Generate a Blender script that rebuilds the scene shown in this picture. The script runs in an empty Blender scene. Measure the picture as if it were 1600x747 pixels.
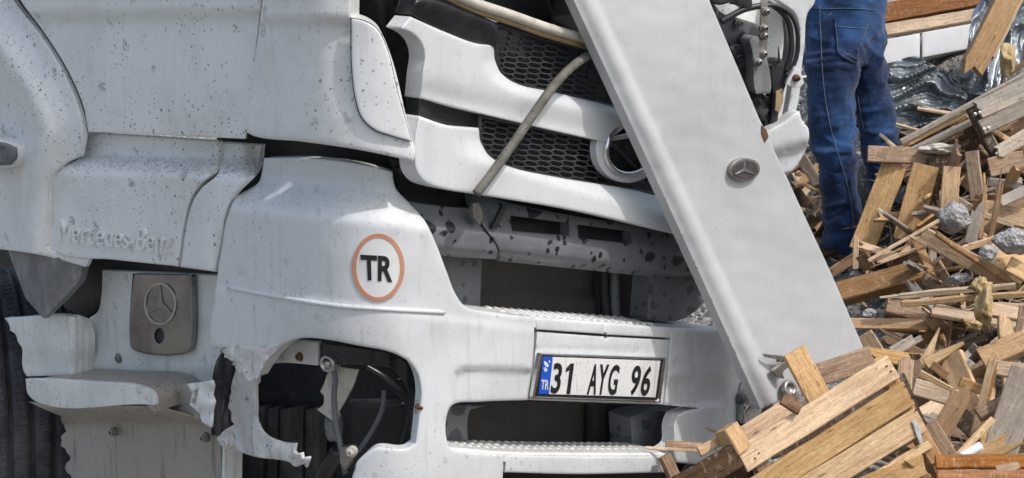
import bpy, bmesh, math, random
import numpy as np
from mathutils import Vector, Matrix, noise as mnoise
from mathutils.geometry import delaunay_2d_cdt

random.seed(11)
RNG = np.random.default_rng(5)
S = bpy.context.scene
COL = S.collection
R = math.radians

# ------------------------------------------------------------------ camera
F, CX, CY, PITCH, CAMZ = 2800.0, 800.0, 373.5, R(12), 1.75
cam = bpy.data.cameras.new('camera')
cam.sensor_width = 36.0
cam.lens = 36.0 * F / 1600.0
cam.clip_end = 2000
camo = bpy.data.objects.new('camera', cam)
camo.location = (0, 0, CAMZ)
camo.rotation_euler = (R(90) - PITCH, 0, 0)
COL.objects.link(camo)
S.camera = camo

# ------------------------------------------------------------------ light
SUN_EL, SUN_H = R(56), (0.80, -0.60)          # horizontal direction towards the sun
W = bpy.data.worlds.new('World')
S.world = W
W.use_nodes = True
wn = W.node_tree
sky = wn.nodes.new('ShaderNodeTexSky')
sky.sky_type = 'NISHITA'
sky.sun_disc = False
sky.sun_elevation = SUN_EL
sky.sun_rotation = math.atan2(SUN_H[0], SUN_H[1])
sky.air_density = 1.3
sky.dust_density = 3.8
bg = wn.nodes['Background']
bg.inputs[1].default_value = 0.15
wn.links.new(sky.outputs[0], bg.inputs[0])
sun = bpy.data.lights.new('sun', 'SUN')
sun.energy = 2.0
sun.angle = R(1.5)
sun.color = (1.0, 0.985, 0.965)
suno = bpy.data.objects.new('sun', sun)
sd = Vector((SUN_H[0] * math.cos(SUN_EL), SUN_H[1] * math.cos(SUN_EL), math.sin(SUN_EL)))
suno.rotation_euler = sd.to_track_quat('Z', 'Y').to_euler()
suno.location = (6, -4, 9)
COL.objects.link(suno)
S.view_settings.view_transform = 'Standard'
S.view_settings.look = 'None'
S.view_settings.exposure = 0.18
S.view_settings.gamma = 1.0
S.cycles.max_bounces = 6

# ------------------------------------------------------------------ projection helpers
C0 = np.array([0, 0, CAMZ])
FWD = np.array([0, math.cos(PITCH), -math.sin(PITCH)])
UPV = np.array([0, math.sin(PITCH), math.cos(PITCH)])
RGT = np.array([1.0, 0, 0])


def rays(p):
    p = np.atleast_2d(np.asarray(p, float))
    return FWD + RGT * ((p[:, :1] - CX) / F) + UPV * ((CY - p[:, 1:2]) / F)


def Pt(x, y, d):
    return C0 + rays([(x, y)])[0] * d


class Plane:
    def __init__(s, pt, n):
        s.pt = np.array(pt, float)
        s.n = np.array(n, float) / np.linalg.norm(n)

    def inv(s, p):
        return (rays(p) @ s.n) / ((s.pt - C0) @ s.n)

    def P(s, p):
        return C0 + rays(p) / s.inv(p)[:, None]

    def off(s, o):
        return Plane(s.pt + s.n * o, s.n)


class Corner(Plane):
    """two planes meeting at a rounded convex corner"""
    def __init__(s, a, b, k=0.02):
        s.a, s.b, s.k = a, b, k

    def inv(s, p):
        a, b = s.a.inv(p), s.b.inv(p)
        h = np.maximum(s.k - np.abs(a - b), 0) / s.k
        return np.minimum(a, b) - h * h * s.k * 0.25

    def off(s, o):
        return Corner(s.a.off(o), s.b.off(o), s.k)


def normals(surf, p):
    p = np.asarray(p, float)
    a = surf.P(p + [2, 0]) - surf.P(p - [2, 0])
    b = surf.P(p + [0, 2]) - surf.P(p - [0, 2])
    n = np.cross(b, a)
    n /= np.linalg.norm(n, axis=1)[:, None]
    v = surf.P(p) - C0
    flip = (n * v).sum(1) > 0
    n[flip] *= -1
    return n


def proud(base, nrm, o):
    """stand o metres proud of the surface, measured square to it, sliding along the sight line"""
    ray = base - C0
    ray /= np.linalg.norm(ray, axis=1)[:, None]
    c = np.maximum(-(nrm * ray).sum(1), .35)
    return base - ray * (np.broadcast_to(o, c.shape) / c)[:, None]


def ss(a, b, x):
    t = np.clip((np.asarray(x, float) - a) / (b - a), 0, 1)
    return t * t * (3 - 2 * t)


def bump(x, c, w):
    return np.exp(-((np.asarray(x, float) - c) / w) ** 2)


def seglen(p, a, b):
    """distance from points to the segment a-b"""
    a, b = np.array(a, float), np.array(b, float)
    d = b - a
    t = np.clip(((p - a) @ d) / (d @ d), 0, 1)
    return np.linalg.norm(p - (a + t[:, None] * d), axis=1)


def fno(x, y, s, sd=0.0):
    """smooth noise over the sheet, about -1..1"""
    return np.array([mnoise.noise(Vector((a * s + sd, b * s - sd, sd * 1.7))) for a, b in zip(np.ravel(x), np.ravel(y))])


def polydist(p, line):
    return np.min([seglen(p, line[i], line[i + 1]) for i in range(len(line) - 1)], axis=0)


def inside(p, poly):
    x, y = p[:, 0], p[:, 1]
    c = np.zeros(len(p), bool)
    n = len(poly)
    for i in range(n):
        x1, y1 = poly[i]
        x2, y2 = poly[(i + 1) % n]
        if y1 == y2:
            continue
        m = ((y1 > y) != (y2 > y)) & (x < (x2 - x1) * (y - y1) / (y2 - y1) + x1)
        c ^= m
    return c


def curve(pts, step=5.0, closed=True, smooth=True):
    """Catmull-Rom through soft points, straight through sharp corners"""
    P = np.array(pts, float)
    n = len(P)
    T = np.zeros_like(P)
    for i in range(n):
        if not closed and i in (0, n - 1):
            continue
        a, b = P[i] - P[i - 1], P[(i + 1) % n] - P[i]
        la, lb = np.linalg.norm(a), np.linalg.norm(b)
        if la < 1e-6 or lb < 1e-6:
            continue
        cs = np.clip(a @ b / la / lb, -1, 1)
        if smooth and cs > math.cos(R(48)):
            t = a / la + b / lb
            T[i] = t / np.linalg.norm(t)
    out = []
    for i in range(n if closed else n - 1):
        p, q = P[i], P[(i + 1) % n]
        L = np.linalg.norm(q - p)
        k = max(1, int(round(L / step)))
        d = (q - p)
        t0 = T[i] * L if T[i].any() else d
        t1 = T[(i + 1) % n] * L if T[(i + 1) % n].any() else d
        for j in range(k):
            t = j / k
            out.append((2*t**3-3*t*t+1)*p + (t**3-2*t*t+t)*t0 + (-2*t**3+3*t*t)*q + (t**3-t*t)*t1)
    if not closed:
        out.append(P[-1])
    return np.array(out)


def torn(a, b, amp, n, seed=0):
    """ragged line from a to b (end points excluded)"""
    rg = random.Random(seed)
    a, b = np.array(a, float), np.array(b, float)
    d = b - a
    nn = np.array([-d[1], d[0]]) / np.linalg.norm(d)
    r = []
    for i in range(1, n):
        t = (i + rg.uniform(-.3, .3)) / n
        r.append(tuple(a + d * t + nn * rg.uniform(-amp, amp)))
    return r


def link(name, me, mat=None, parent=None):
    o = bpy.data.objects.new(name, me)
    COL.objects.link(o)
    if mat is not None:
        me.materials.append(mat)
    if parent is not None:
        o.parent = parent
        o.location = -np_loc(parent)
    return o


def np_loc(o):
    v = Vector((0, 0, 0))
    while o is not None:
        v = v + o.location
        o = o.parent
    return v


def tag(o, label=None, cat=None, group=None, kind=None):
    if label: o['label'] = label
    if cat: o['category'] = cat
    if group: o['group'] = group
    if kind: o['kind'] = kind
    return o


def empty(name, loc, label, cat, group=None):
    o = bpy.data.objects.new(name, None)
    o.location = loc
    o.empty_display_size = .1
    COL.objects.link(o)
    return tag(o, label, cat, group)


def mesh(name, v, f, mat=None, parent=None, smooth=False):
    me = bpy.data.meshes.new(name)
    me.from_pydata([tuple(map(float, a)) for a in v], [], [tuple(int(i) for i in a) for a in f])
    if smooth:
        me.polygons.foreach_set('use_smooth', [True] * len(me.polygons))
    me.update()
    return link(name, me, mat, parent)


def panel(name, pts, surf, mat, parent=None, holes=(), thick=.012, r=6, e=.006, relief=None,
          grid=9, bpx=5.0, smooth=True):
    """a sheet whose outline is given on the surface, with rounded edges, relief and thickness"""
    r, e = r * .62, e * .36
    loops = [curve(pts, bpx, True, smooth)] + [curve(h, bpx, True, smooth) for h in holes]
    outer = loops[0]

    def isin(p):
        m = inside(p, outer)
        for h in loops[1:]:
            m &= ~inside(p, h)
        return m

    def bdist(p):
        d = np.full(len(p), 1e9)
        for L in loops:
            A, B = L, np.roll(L, -1, 0)
            D = B - A
            l2 = np.maximum((D * D).sum(1), 1e-9)
            for s in range(0, len(p), 4000):
                q = p[s:s + 4000]
                t = np.clip(((q[:, None, :] - A[None]) * D[None]).sum(2) / l2, 0, 1)
                dd = np.linalg.norm(q[:, None, :] - (A[None] + t[..., None] * D[None]), axis=2).min(1)
                d[s:s + 4000] = np.minimum(d[s:s + 4000], dd)
        return d
    pv = [outer] + loops[1:]
    edges, start = [], 0
    for L in loops:
        n = len(L)
        edges += [(start + i, start + (i + 1) % n) for i in range(n)]
        start += n
    nb = start
    ins = []
    if r > 0:
        for L in loops:
            t = np.roll(L, -1, 0) - np.roll(L, 1, 0)
            t /= np.maximum(np.linalg.norm(t, axis=1), 1e-6)[:, None]
            nn = np.stack([-t[:, 1], t[:, 0]], 1)
            for fr in (.12, .4, .95):
                for sg in (1, -1):
                    q = L + nn * sg * r * fr
                    m = isin(q)
                    q = q[m]
                    if len(q):
                        q = q[bdist(q) > r * fr * .9]
                        ins.append(q)
    mn, mx = outer.min(0), outer.max(0)
    gx, gy = np.meshgrid(np.arange(mn[0] + grid * .5, mx[0], grid), np.arange(mn[1] + grid * .5, mx[1], grid))
    g = np.stack([gx.ravel(), gy.ravel()], 1)
    if len(g):
        g = g + RNG.uniform(-.12, .12, g.shape) * grid
        g = g[isin(g)]
        if len(g):
            g = g[bdist(g) > max(r * 1.25, grid * .35)]
            ins.append(g)
    allp = np.concatenate(pv + [q for q in ins if len(q)])
    vo, eo, fo, ov, oe, of = delaunay_2d_cdt([Vector(a) for a in allp], edges, [], 0, 1e-4)
    V = np.array([(a.x, a.y) for a in vo])
    T = np.array([f for f in fo if len(f) == 3])
    T = T[isin(V[T].mean(1))]
    d = bdist(V)
    base = surf.P(V)
    nrm = normals(surf, V)
    o = np.zeros(len(V))
    if r > 0 and e > 0:
        q = np.clip(1 - d / r, 0, 1)
        o -= e * (1 - np.sqrt(np.maximum(1 - q * q, 0)))
    if relief is not None:
        o = o + relief(V[:, 0], V[:, 1])
    P3 = proud(base, nrm, o)
    # orient triangles toward the camera
    tn = np.cross(P3[T[:, 1]] - P3[T[:, 0]], P3[T[:, 2]] - P3[T[:, 0]])
    fl = (tn * (P3[T].mean(1) - C0)).sum(1) > 0
    T[fl] = T[fl][:, ::-1]
    back = P3 - nrm * thick
    n = len(V)
    # boundary edges
    cnt = {}
    for t in T:
        for i in range(3):
            cnt[(t[i], t[(i + 1) % 3])] = 1
    be = [k for k in cnt if (k[1], k[0]) not in cnt]
    verts = list(P3) + list(back)
    faces = [tuple(t) for t in T] + [tuple(x + n for x in t[::-1]) for t in T]
    rim = {}
    for a, b in be:
        for x in (a, b):
            if x not in rim:
                rim[x] = (len(verts), len(verts) + 1)
                verts.append(P3[x]); verts.append(back[x])
        faces.append((rim[b][0], rim[a][0], rim[a][1], rim[b][1]))
    return mesh(name, verts, faces, mat, parent, True)


def tube(name, pts, rad, mat, parent=None, sides=8, k=6, ends=True):
    P = np.array(pts, float)
    n = len(P)
    Q = []
    for i in range(n - 1):
        p0, p1, p2, p3 = P[max(i - 1, 0)], P[i], P[i + 1], P[min(i + 2, n - 1)]
        for j in range(k):
            t = j / k
            Q.append(.5 * ((2 * p1) + (-p0 + p2) * t + (2 * p0 - 5 * p1 + 4 * p2 - p3) * t * t + (-p0 + 3 * p1 - 3 * p2 + p3) * t ** 3))
    Q.append(P[-1])
    Q = np.array(Q)
    v, f = [], []
    up = np.array([.13, .21, .97])
    for i, q in enumerate(Q):
        d = Q[min(i + 1, len(Q) - 1)] - Q[max(i - 1, 0)]
        d /= np.linalg.norm(d)
        a = np.cross(d, up); a /= np.linalg.norm(a)
        b = np.cross(d, a)
        up = -b if np.dot(-b, up) > 0 else b
        b = up - d * np.dot(up, d); b /= np.linalg.norm(b); a = np.cross(b, d)
        rr = rad(i / (len(Q) - 1)) if callable(rad) else rad
        for s in range(sides):
            t = 2 * math.pi * s / sides
            v.append(q + (a * math.cos(t) + b * math.sin(t)) * rr)
    for i in range(len(Q) - 1):
        for s in range(sides):
            s2 = (s + 1) % sides
            f.append((i * sides + s, i * sides + s2, (i + 1) * sides + s2, (i + 1) * sides + s))
    if ends:
        f.append(tuple(range(sides))[::-1])
        f.append(tuple((len(Q) - 1) * sides + s for s in range(sides)))
    return mesh(name, v, f, mat, parent, True)


def lathe(name, prof, pos, axis, mat, parent=None, seg=20, smooth=True):
    """prof: list of (radius, height along axis)"""
    axis = np.array(axis, float); axis /= np.linalg.norm(axis)
    a = np.cross(axis, [.3, .2, .9]); a /= np.linalg.norm(a)
    b = np.cross(axis, a)
    v, f = [], []
    for (rr, h) in prof:
        for s in range(seg):
            t = 2 * math.pi * s / seg
            v.append(np.array(pos) + axis * h + (a * math.cos(t) + b * math.sin(t)) * rr)
    for i in range(len(prof) - 1):
        for s in range(seg):
            s2 = (s + 1) % seg
            f.append((i * seg + s, i * seg + s2, (i + 1) * seg + s2, (i + 1) * seg + s))
    f.append(tuple(range(seg))[::-1])
    f.append(tuple((len(prof) - 1) * seg + s for s in range(seg)))
    return mesh(name, v, f, mat, parent, smooth)


def bolt(x, y, surf, rad, mat, parent, name='bolt', h=.012):
    p = np.array([(x, y)], float)
    P, n = surf.P(p)[0], normals(surf, p)[0]
    return lathe(name, [(rad * 1.5, -.01), (rad * 1.5, h * .3), (rad, h * .35), (rad, h), (rad * .6, h * 1.15), (rad * .55, h * .7)], P, n, mat, parent, 12, False)


def text(name, s, quad, surf, mat, parent, off=.001, bold=0.0, thick=.002, shear=0, relief=None):
    cu = bpy.data.curves.new(name, 'FONT')
    cu.body = s
    cu.offset = bold
    cu.shear = shear
    cu.resolution_u = 4
    to = bpy.data.objects.new(name, cu)
    COL.objects.link(to)
    dg = bpy.context.evaluated_depsgraph_get()
    me = bpy.data.meshes.new_from_object(to.evaluated_get(dg))
    bpy.data.objects.remove(to)
    V = np.array([v.co[:2] for v in me.vertices])
    mn, mx = V.min(0), V.max(0)
    uv = (V - mn) / (mx - mn)
    u, w = uv[:, :1], uv[:, 1:]
    q = [np.array(a, float) for a in quad]
    px = (1 - w) * ((1 - u) * q[3] + u * q[2]) + w * ((1 - u) * q[0] + u * q[1])
    P = proud(surf.P(px), normals(surf, px), off + (relief(px[:, 0], px[:, 1]) if relief else 0))
    bk = P - normals(surf, px) * thick
    T = [tuple(p.vertices) for p in me.polygons]
    n = len(P)
    cnt = set()
    T2 = []
    for t in T:
        a, b, c = P[t[0]], P[t[1]], P[t[2]]
        if np.dot(np.cross(b - a, c - a), a - C0) > 0:
            t = t[::-1]
        T2.append(t)
        for i in range(len(t)):
            cnt.add((t[i], t[(i + 1) % len(t)]))
    f = list(T2)
    for a, b in cnt:
        if (b, a) not in cnt:
            f.append((b, a, a + n, b + n))
    bpy.data.meshes.remove(me)
    return mesh(name, list(P) + list(bk), f, mat, parent)


# ------------------------------------------------------------------ materials
class G:
    def __init__(s, name):
        s.m = bpy.data.materials.new(name)
        s.m.use_nodes = True
        s.t = s.m.node_tree
        s.b = s.t.nodes['Principled BSDF']
        s.co = s.n('TexCoord').outputs['Object']
        s.out = s.t.nodes['Material Output']

    def n(s, typ, inp=None, **props):
        nd = s.t.nodes.new('ShaderNode' + typ)
        for k, v in props.items():
            setattr(nd, k, v)
        for k, v in (inp or {}).items():
            s.set(nd.inputs[k], v)
        return nd

    def set(s, sock, v):
        if isinstance(v, bpy.types.NodeSocket):
            s.t.links.new(v, sock)
        elif isinstance(v, (tuple, list)) and len(v) == 3 and sock.type == 'RGBA':
            sock.default_value = (*v, 1)
        else:
            sock.default_value = v

    def bs(s, **kw):
        names = dict(color='Base Color', rough='Roughness', metal='Metallic', normal='Normal', spec='Specular IOR Level',
                     coat='Coat Weight', coatr='Coat Roughness', alpha='Alpha', trans='Transmission Weight', ior='IOR', sheen='Sheen Weight')
        for k, v in kw.items():
            s.set(s.b.inputs[names[k]], v)

    def noise(s, scale, detail=4, rough=.55, co=None, dist=0.0):
        return s.n('TexNoise', {'Vector': co or s.co, 'Scale': scale, 'Detail': detail, 'Roughness': rough, 'Distortion': dist})

    def vor(s, scale, co=None, feature='F1'):
        return s.n('TexVoronoi', {'Vector': co or s.co, 'Scale': scale}, feature=feature)

    def math(s, op, a, b=0.0, c=0.0, clamp=False):
        nd = s.n('Math', operation=op, use_clamp=clamp)
        s.set(nd.inputs[0], a); s.set(nd.inputs[1], b); s.set(nd.inputs[2], c)
        return nd.outputs[0]

    def rng(s, v, a, b, c=0.0, d=1.0):
        return s.n('MapRange', {'Value': v, 'From Min': a, 'From Max': b, 'To Min': c, 'To Max': d}, interpolation_type='SMOOTHSTEP').outputs[0]

    def mix(s, f, a, b, mode='MIX'):
        nd = s.n('Mix', data_type='RGBA', blend_type=mode)
        s.set(nd.inputs[0], f); s.set(nd.inputs[6], a); s.set(nd.inputs[7], b)
        return nd.outputs[2]

    def scale(s, v, co=None):
        return s.n('Mapping', {'Vector': co or s.co, 'Scale': v}).outputs[0]

    def bump(s, h, strength=.3, dist=.01, nrm=None):
        nd = s.n('Bump', {'Height': h, 'Strength': strength, 'Distance': dist})
        if nrm is not None: s.set(nd.inputs['Normal'], nrm)
        return nd.outputs[0]

    def warp(s, scale, amt):
        nz = s.noise(scale, 3)
        sub = s.n('VectorMath', {0: nz.outputs['Color'], 1: (.5, .5, .5)}, operation='SUBTRACT').outputs[0]
        sc = s.n('VectorMath', {0: sub, 'Scale': amt}, operation='SCALE').outputs[0]
        return s.n('VectorMath', {0: s.co, 1: sc}, operation='ADD').outputs[0]

    def splats(s, scale, thr, rmax, warp):
        """sparse irregular droplets: 1 inside a droplet"""
        v = s.vor(scale, warp)
        rnd = s.n('SeparateColor', {0: v.outputs['Color']}).outputs[0]
        rad = s.rng(rnd, thr, 1.0, 0.0, rmax)
        d = s.math('SUBTRACT', rad, v.outputs['Distance'])
        return s.rng(d, 0.0, .07)


def paint(name, col=(.76, .775, .785), grime=.3, spots=1.0, specks=1.0, rough=.33, dust=.35, smear=.25, smearcol=(.33, .31, .28)):
    g = G(name)
    c = g.mix(g.math('MULTIPLY', g.rng(g.noise(2.6, 8, .62).outputs[0], .42, .72), grime), col, (.40, .385, .35))
    c = g.mix(g.math('MULTIPLY', g.rng(g.noise(11, 8, .7).outputs[0], .5, .78), grime * .8), c, (.36, .345, .32))
    # run marks down the sheet
    st = g.noise(14, 5, .6, g.scale((3.2, 3.2, .35))).outputs[0]
    c = g.mix(g.math('MULTIPLY', g.rng(st, .52, .74), smear), c, smearcol)
    # dust on ledges
    nz = g.n('SeparateXYZ', {0: g.n('NewGeometry').outputs['Normal']}).outputs[2]
    dm = g.math('MULTIPLY', g.rng(nz, .30, .85), g.rng(g.noise(90, 6, .8).outputs[0], .42, .66))
    c = g.mix(g.math('MULTIPLY', dm, dust), c, (.30, .25, .21))
    w1 = g.warp(55, .02)
    gate = g.rng(g.noise(3.1, 3).outputs[0], .38, .6)
    s1 = g.math('MULTIPLY', g.splats(24, .80, .40, g.warp(34, .045)), g.rng(g.noise(150, 6, .8, g.warp(40, .02)).outputs[0], .44, .58))
    s2 = g.math('MULTIPLY', g.splats(80, .83, .42, g.warp(150, .010)), g.rng(g.noise(2.4, 4, .6).outputs[0], .42, .62))
    s3 = g.math('MULTIPLY', g.splats(150, .74, .42, g.warp(300, .003)), gate)
    c = g.mix(g.math('MULTIPLY', s1, .75 * spots), c, (.13, .125, .12))
    c = g.mix(g.math('MULTIPLY', s2, .8 * spots), c, (.05, .048, .045))
    c = g.mix(g.math('MULTIPLY', s3, .6 * specks), c, (.12, .11, .10))
    # hairline scratches
    sc = g.noise(3, 2, .5, g.scale((60, 60, 4), g.warp(3, .3))).outputs[0]
    c = g.mix(g.math('MULTIPLY', g.rng(sc, .735, .75), .35), c, (.3, .29, .27))
    rg = g.rng(g.noise(7, 6).outputs[0], .3, .8, rough, rough + .22)
    g.bs(color=c, rough=rg, normal=g.bump(g.noise(5, 6, .6).outputs[0], .12, .012), coat=.25, coatr=.25)
    return g.m


def plastic(name, col, dusty=.5, wet=0.0, rough=.5, dustcol=(.16, .165, .17)):
    g = G(name)
    c = g.mix(g.math('MULTIPLY', g.rng(g.noise(5, 9, .68).outputs[0], .40, .7), dusty), col, dustcol)
    c = g.mix(g.math('MULTIPLY', g.rng(g.noise(16, 5, .6, g.scale((3, 3, .4))).outputs[0], .52, .75), dusty * .6), c, dustcol)
    rr = rough
    if wet:
        w = g.splats(15, .18, .46, g.scale((1, 1, 1.3), g.warp(12, .05)))
        w2 = g.splats(42, .45, .44, g.warp(40, .016))
        ww = g.math('MAXIMUM', w, w2)
        c = g.mix(g.math('MULTIPLY', ww, wet), c, (.012, .013, .016))
        rr = g.rng(ww, 0, 1, rough, .3)
    c = g.mix(g.math('MULTIPLY', g.splats(120, .8, .35, g.co), .4), c, dustcol)
    g.bs(color=c, rough=rr, normal=g.bump(g.noise(60, 5).outputs[0], .12, .004))
    return g.m


def wood(name, base, dark, grey=.0, rough=.75, knot=True, rough_saw=.5):
    g = G(name)
    oi = g.n('ObjectInfo').outputs['Random']
    offs = g.n('CombineXYZ', {0: g.math('MULTIPLY', oi, 37.0), 1: g.math('MULTIPLY', oi, 91.0), 2: g.math('MULTIPLY', oi, 53.0)}).outputs[0]
    co = g.n('VectorMath', {0: g.co, 1: offs}, operation='ADD').outputs[0]
    ws = g.noise(5, 3, .5, g.scale((.6, 1, 1), co)).outputs[0]
    wv = g.n('VectorMath', {0: co, 1: g.n('CombineXYZ', {1: g.math('MULTIPLY', ws, .05), 2: g.math('MULTIPLY', ws, .03)}).outputs[0]}, operation='ADD').outputs[0]
    grain = g.noise(9, 7, .65, g.scale((.9, 14, 14), wv)).outputs[0]
    fine = g.noise(40, 4, .7, g.scale((.7, 9, 9), wv)).outputs[0]
    c = g.mix(g.rng(grain, .36, .68), base, dark)
    c = g.mix(g.math('MULTIPLY', g.rng(fine, .5, .72), .6), c, tuple(x * .42 for x in dark))
    big = g.noise(5, 5, .6, co).outputs[0]
    c = g.mix(g.math('MULTIPLY', g.rng(big, .45, .75), .5), c, tuple(x * .55 for x in dark))
    if grey:
        c = g.mix(g.math('MULTIPLY', g.rng(g.noise(7, 6, .65, g.scale((.5, 2, 2), co)).outputs[0], .3, .6), grey), c, (.27, .25, .225))
    if knot:
        kv = g.vor(5.5, g.scale((1, 1.4, 1.4), g.n('VectorMath', {0: g.warp(20, .02), 1: offs}, operation='ADD').outputs[0]))
        rnd = g.n('SeparateColor', {0: kv.outputs['Color']}).outputs[0]
        kn = g.math('SUBTRACT', g.rng(rnd, .55, 1, 0, .16), kv.outputs['Distance'])
        c = g.mix(g.math('MULTIPLY', g.rng(kn, 0, .05), .75), c, (.07, .035, .018))
    # saw marks across the board and dirt flecks
    saw = g.n('TexWave', {'Vector': co, 'Scale': 60.0, 'Distortion': 6.0, 'Detail': 3.0, 'Detail Scale': 3.0}, bands_direction='X').outputs['Fac']
    fz = g.noise(120, 5, .8, g.scale((.5, 1.6, 1.6), co)).outputs[0]
    c = g.mix(g.math('MULTIPLY', g.rng(fz, .50, .66), .46), c, tuple(x * .5 for x in dark))
    c = g.mix(g.math('MULTIPLY', g.rng(g.noise(70, 3, .6, g.scale((1.5, .5, .5), co)).outputs[0], .55, .68), .22), c, (.80, .68, .50))
    fl = g.splats(70, .80, .36, g.scale((.35, 1.4, 1.4), co))
    c = g.mix(g.math('MULTIPLY', fl, .65), c, tuple(x * .25 for x in dark))
    hv = g.n('HueSaturation', {'Color': c, 'Value': g.rng(oi, 0, 1, .78, 1.22), 'Saturation': g.rng(g.math('FRACT', g.math('MULTIPLY', oi, 7.3)), 0, 1, .78, 1.1)}).outputs[0]
    h = g.math('ADD', g.math('MULTIPLY', fine, 1.0), g.math('MULTIPLY', saw, .25 * rough_saw))
    h = g.math('ADD', h, grain)
    g.bs(color=hv, rough=rough, spec=.25, normal=g.bump(h, .55, .006))
    return g.m


def simple(name, col, rough=.5, metal=0.0, var=.3, scale=20, bmp=.1, spec=.5, coat=0.0):
    g = G(name)
    c = g.mix(g.math('MULTIPLY', g.rng(g.noise(scale, 7, .65).outputs[0], .4, .7), var), col, tuple(x * .45 for x in col))
    g.bs(color=c, rough=g.rng(g.noise(scale * .6, 5).outputs[0], .3, .7, rough * .75, min(1, rough * 1.3)), metal=metal, spec=spec, coat=coat,
         normal=g.bump(g.noise(scale * 4, 4).outputs[0], bmp, .004))
    return g.m


M = {}
M['paint'] = paint('white_paint', col=(.675, .695, .705), grime=.38, spots=.45, specks=.7)
M['paint_side'] = paint('white_paint_spattered', col=(.80, .82, .825), grime=.3, spots=1.0, specks=1.9, smear=.12, dust=.75)
M['paint_corner'] = paint('white_paint_dusty', col=(.77, .785, .785), grime=.46, spots=.8, specks=1.0, smear=.2)
M['paint_grille'] = paint('white_paint_warm', col=(.66, .68, .69), grime=.2, spots=.2, specks=.5, smear=.12)
M['paint_clean'] = paint('white_panel_paint', col=(.54, .55, .56), grime=.14, spots=.2, specks=.3, smear=.14, rough=.28)
M['paint_step'] = paint('white_step_paint', col=(.76, .78, .77), grime=.45, spots=.7, specks=1.0, smear=.35, rough=.45, smearcol=(.36, .31, .25))
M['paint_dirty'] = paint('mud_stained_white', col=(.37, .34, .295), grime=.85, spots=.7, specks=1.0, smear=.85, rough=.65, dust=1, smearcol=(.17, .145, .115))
M['paint_torn'] = paint('scuffed_white_plastic', col=(.66, .65, .64), grime=1.0, spots=1.4, specks=1.8, smear=.8, rough=.6)
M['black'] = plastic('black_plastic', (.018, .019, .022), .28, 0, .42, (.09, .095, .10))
M['gloss_black'] = plastic('gloss_black_plastic', (.016, .017, .019), .22, .4, .3, (.10, .10, .105))
M['wire'] = plastic('grey_wire', (.12, .125, .13), .6, 0, .5, (.2, .21, .22))
M['grey'] = plastic('grey_plastic', (.13, .14, .15), .55, .55, .5, (.21, .22, .23))
M['deflector'] = plastic('grey_wet_plastic', (.12, .128, .14), .5, .97, .45, (.22, .23, .245))
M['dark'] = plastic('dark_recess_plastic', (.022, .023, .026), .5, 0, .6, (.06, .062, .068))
M['radiator'] = plastic('dusty_radiator', (.075, .07, .062), .5, 0, .7, (.12, .11, .10))
M['rubber'] = plastic('tyre_rubber', (.020, .020, .022), .75, 0, .7, (.12, .12, .122))
M['gusset'] = plastic('dusty_grey_gusset', (.14, .145, .15), .8, 0, .55, (.34, .34, .34))
M['hose'] = simple('khaki_weatherstrip', (.15, .143, .118), .7, 0, .85, 22, .6)
M['cream'] = simple('cream_trim', (.62, .58, .50), .5, 0, .5, 25, .15)
M['tan'] = simple('tan_trim', (.42, .31, .18), .6, 0, .5, 30, .2)
M['chrome'] = simple('chrome', (.72, .72, .73), .18, 1.0, .3, 12, .05)
M['steel'] = simple('stained_steel', (.55, .53, .50), .3, .9, .5, 20, .1)
M['mirror'] = simple('brushed_mirror_steel', (.30, .30, .30), .10, 1.0, .8, 9, .03)
M['badge'] = simple('dull_badge_metal', (.17, .165, .16), .4, .7, .5, 60, .1)
M['bolt'] = simple('bolt_metal', (.35, .33, .31), .45, .8, .5, 60, .2)
M['rust'] = simple('rusty_metal', (.17, .09, .05), .75, .3, .6, 30, .4)
M['plate'] = paint('plate_white', col=(.76, .76, .745), grime=.35, spots=.5, specks=.9, smear=.5, dust=0)
M['ink'] = simple('black_ink', (.012, .012, .013), .45, 0, .3, 40, .02)
M['blue'] = simple('plate_blue', (.01, .09, .52), .4, 0, .35, 60, .02)
M['orange'] = simple('faded_orange_print', (.58, .27, .16), .5, 0, .2, 12, .02)
M['sticker'] = simple('sticker_white', (.76, .76, .75), .45, 0, .15, 9, .02)
M['glass'] = simple('lamp_glass', (.45, .46, .46), .12, .3, .5, 16, .05, coat=.6)
M['concrete'] = None


def concrete():
    g = G('broken_concrete')
    v = g.vor(70)
    sh = g.n('SeparateColor', {0: v.outputs['Color']}).outputs[0]
    c = g.mix(g.rng(g.noise(30, 8, .75).outputs[0], .35, .65), (.66, .65, .64), (.40, .395, .385))
    c = g.mix(g.math('MULTIPLY', g.rng(sh, .55, .9), .5), c, (.20, .195, .19))
    h = g.math('ADD', g.noise(45, 8, .7).outputs[0], g.math('MULTIPLY', v.outputs['Distance'], .7))
    g.bs(color=c, rough=.95, spec=.1, normal=g.bump(h, 1.0, .02))
    return g.m


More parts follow.
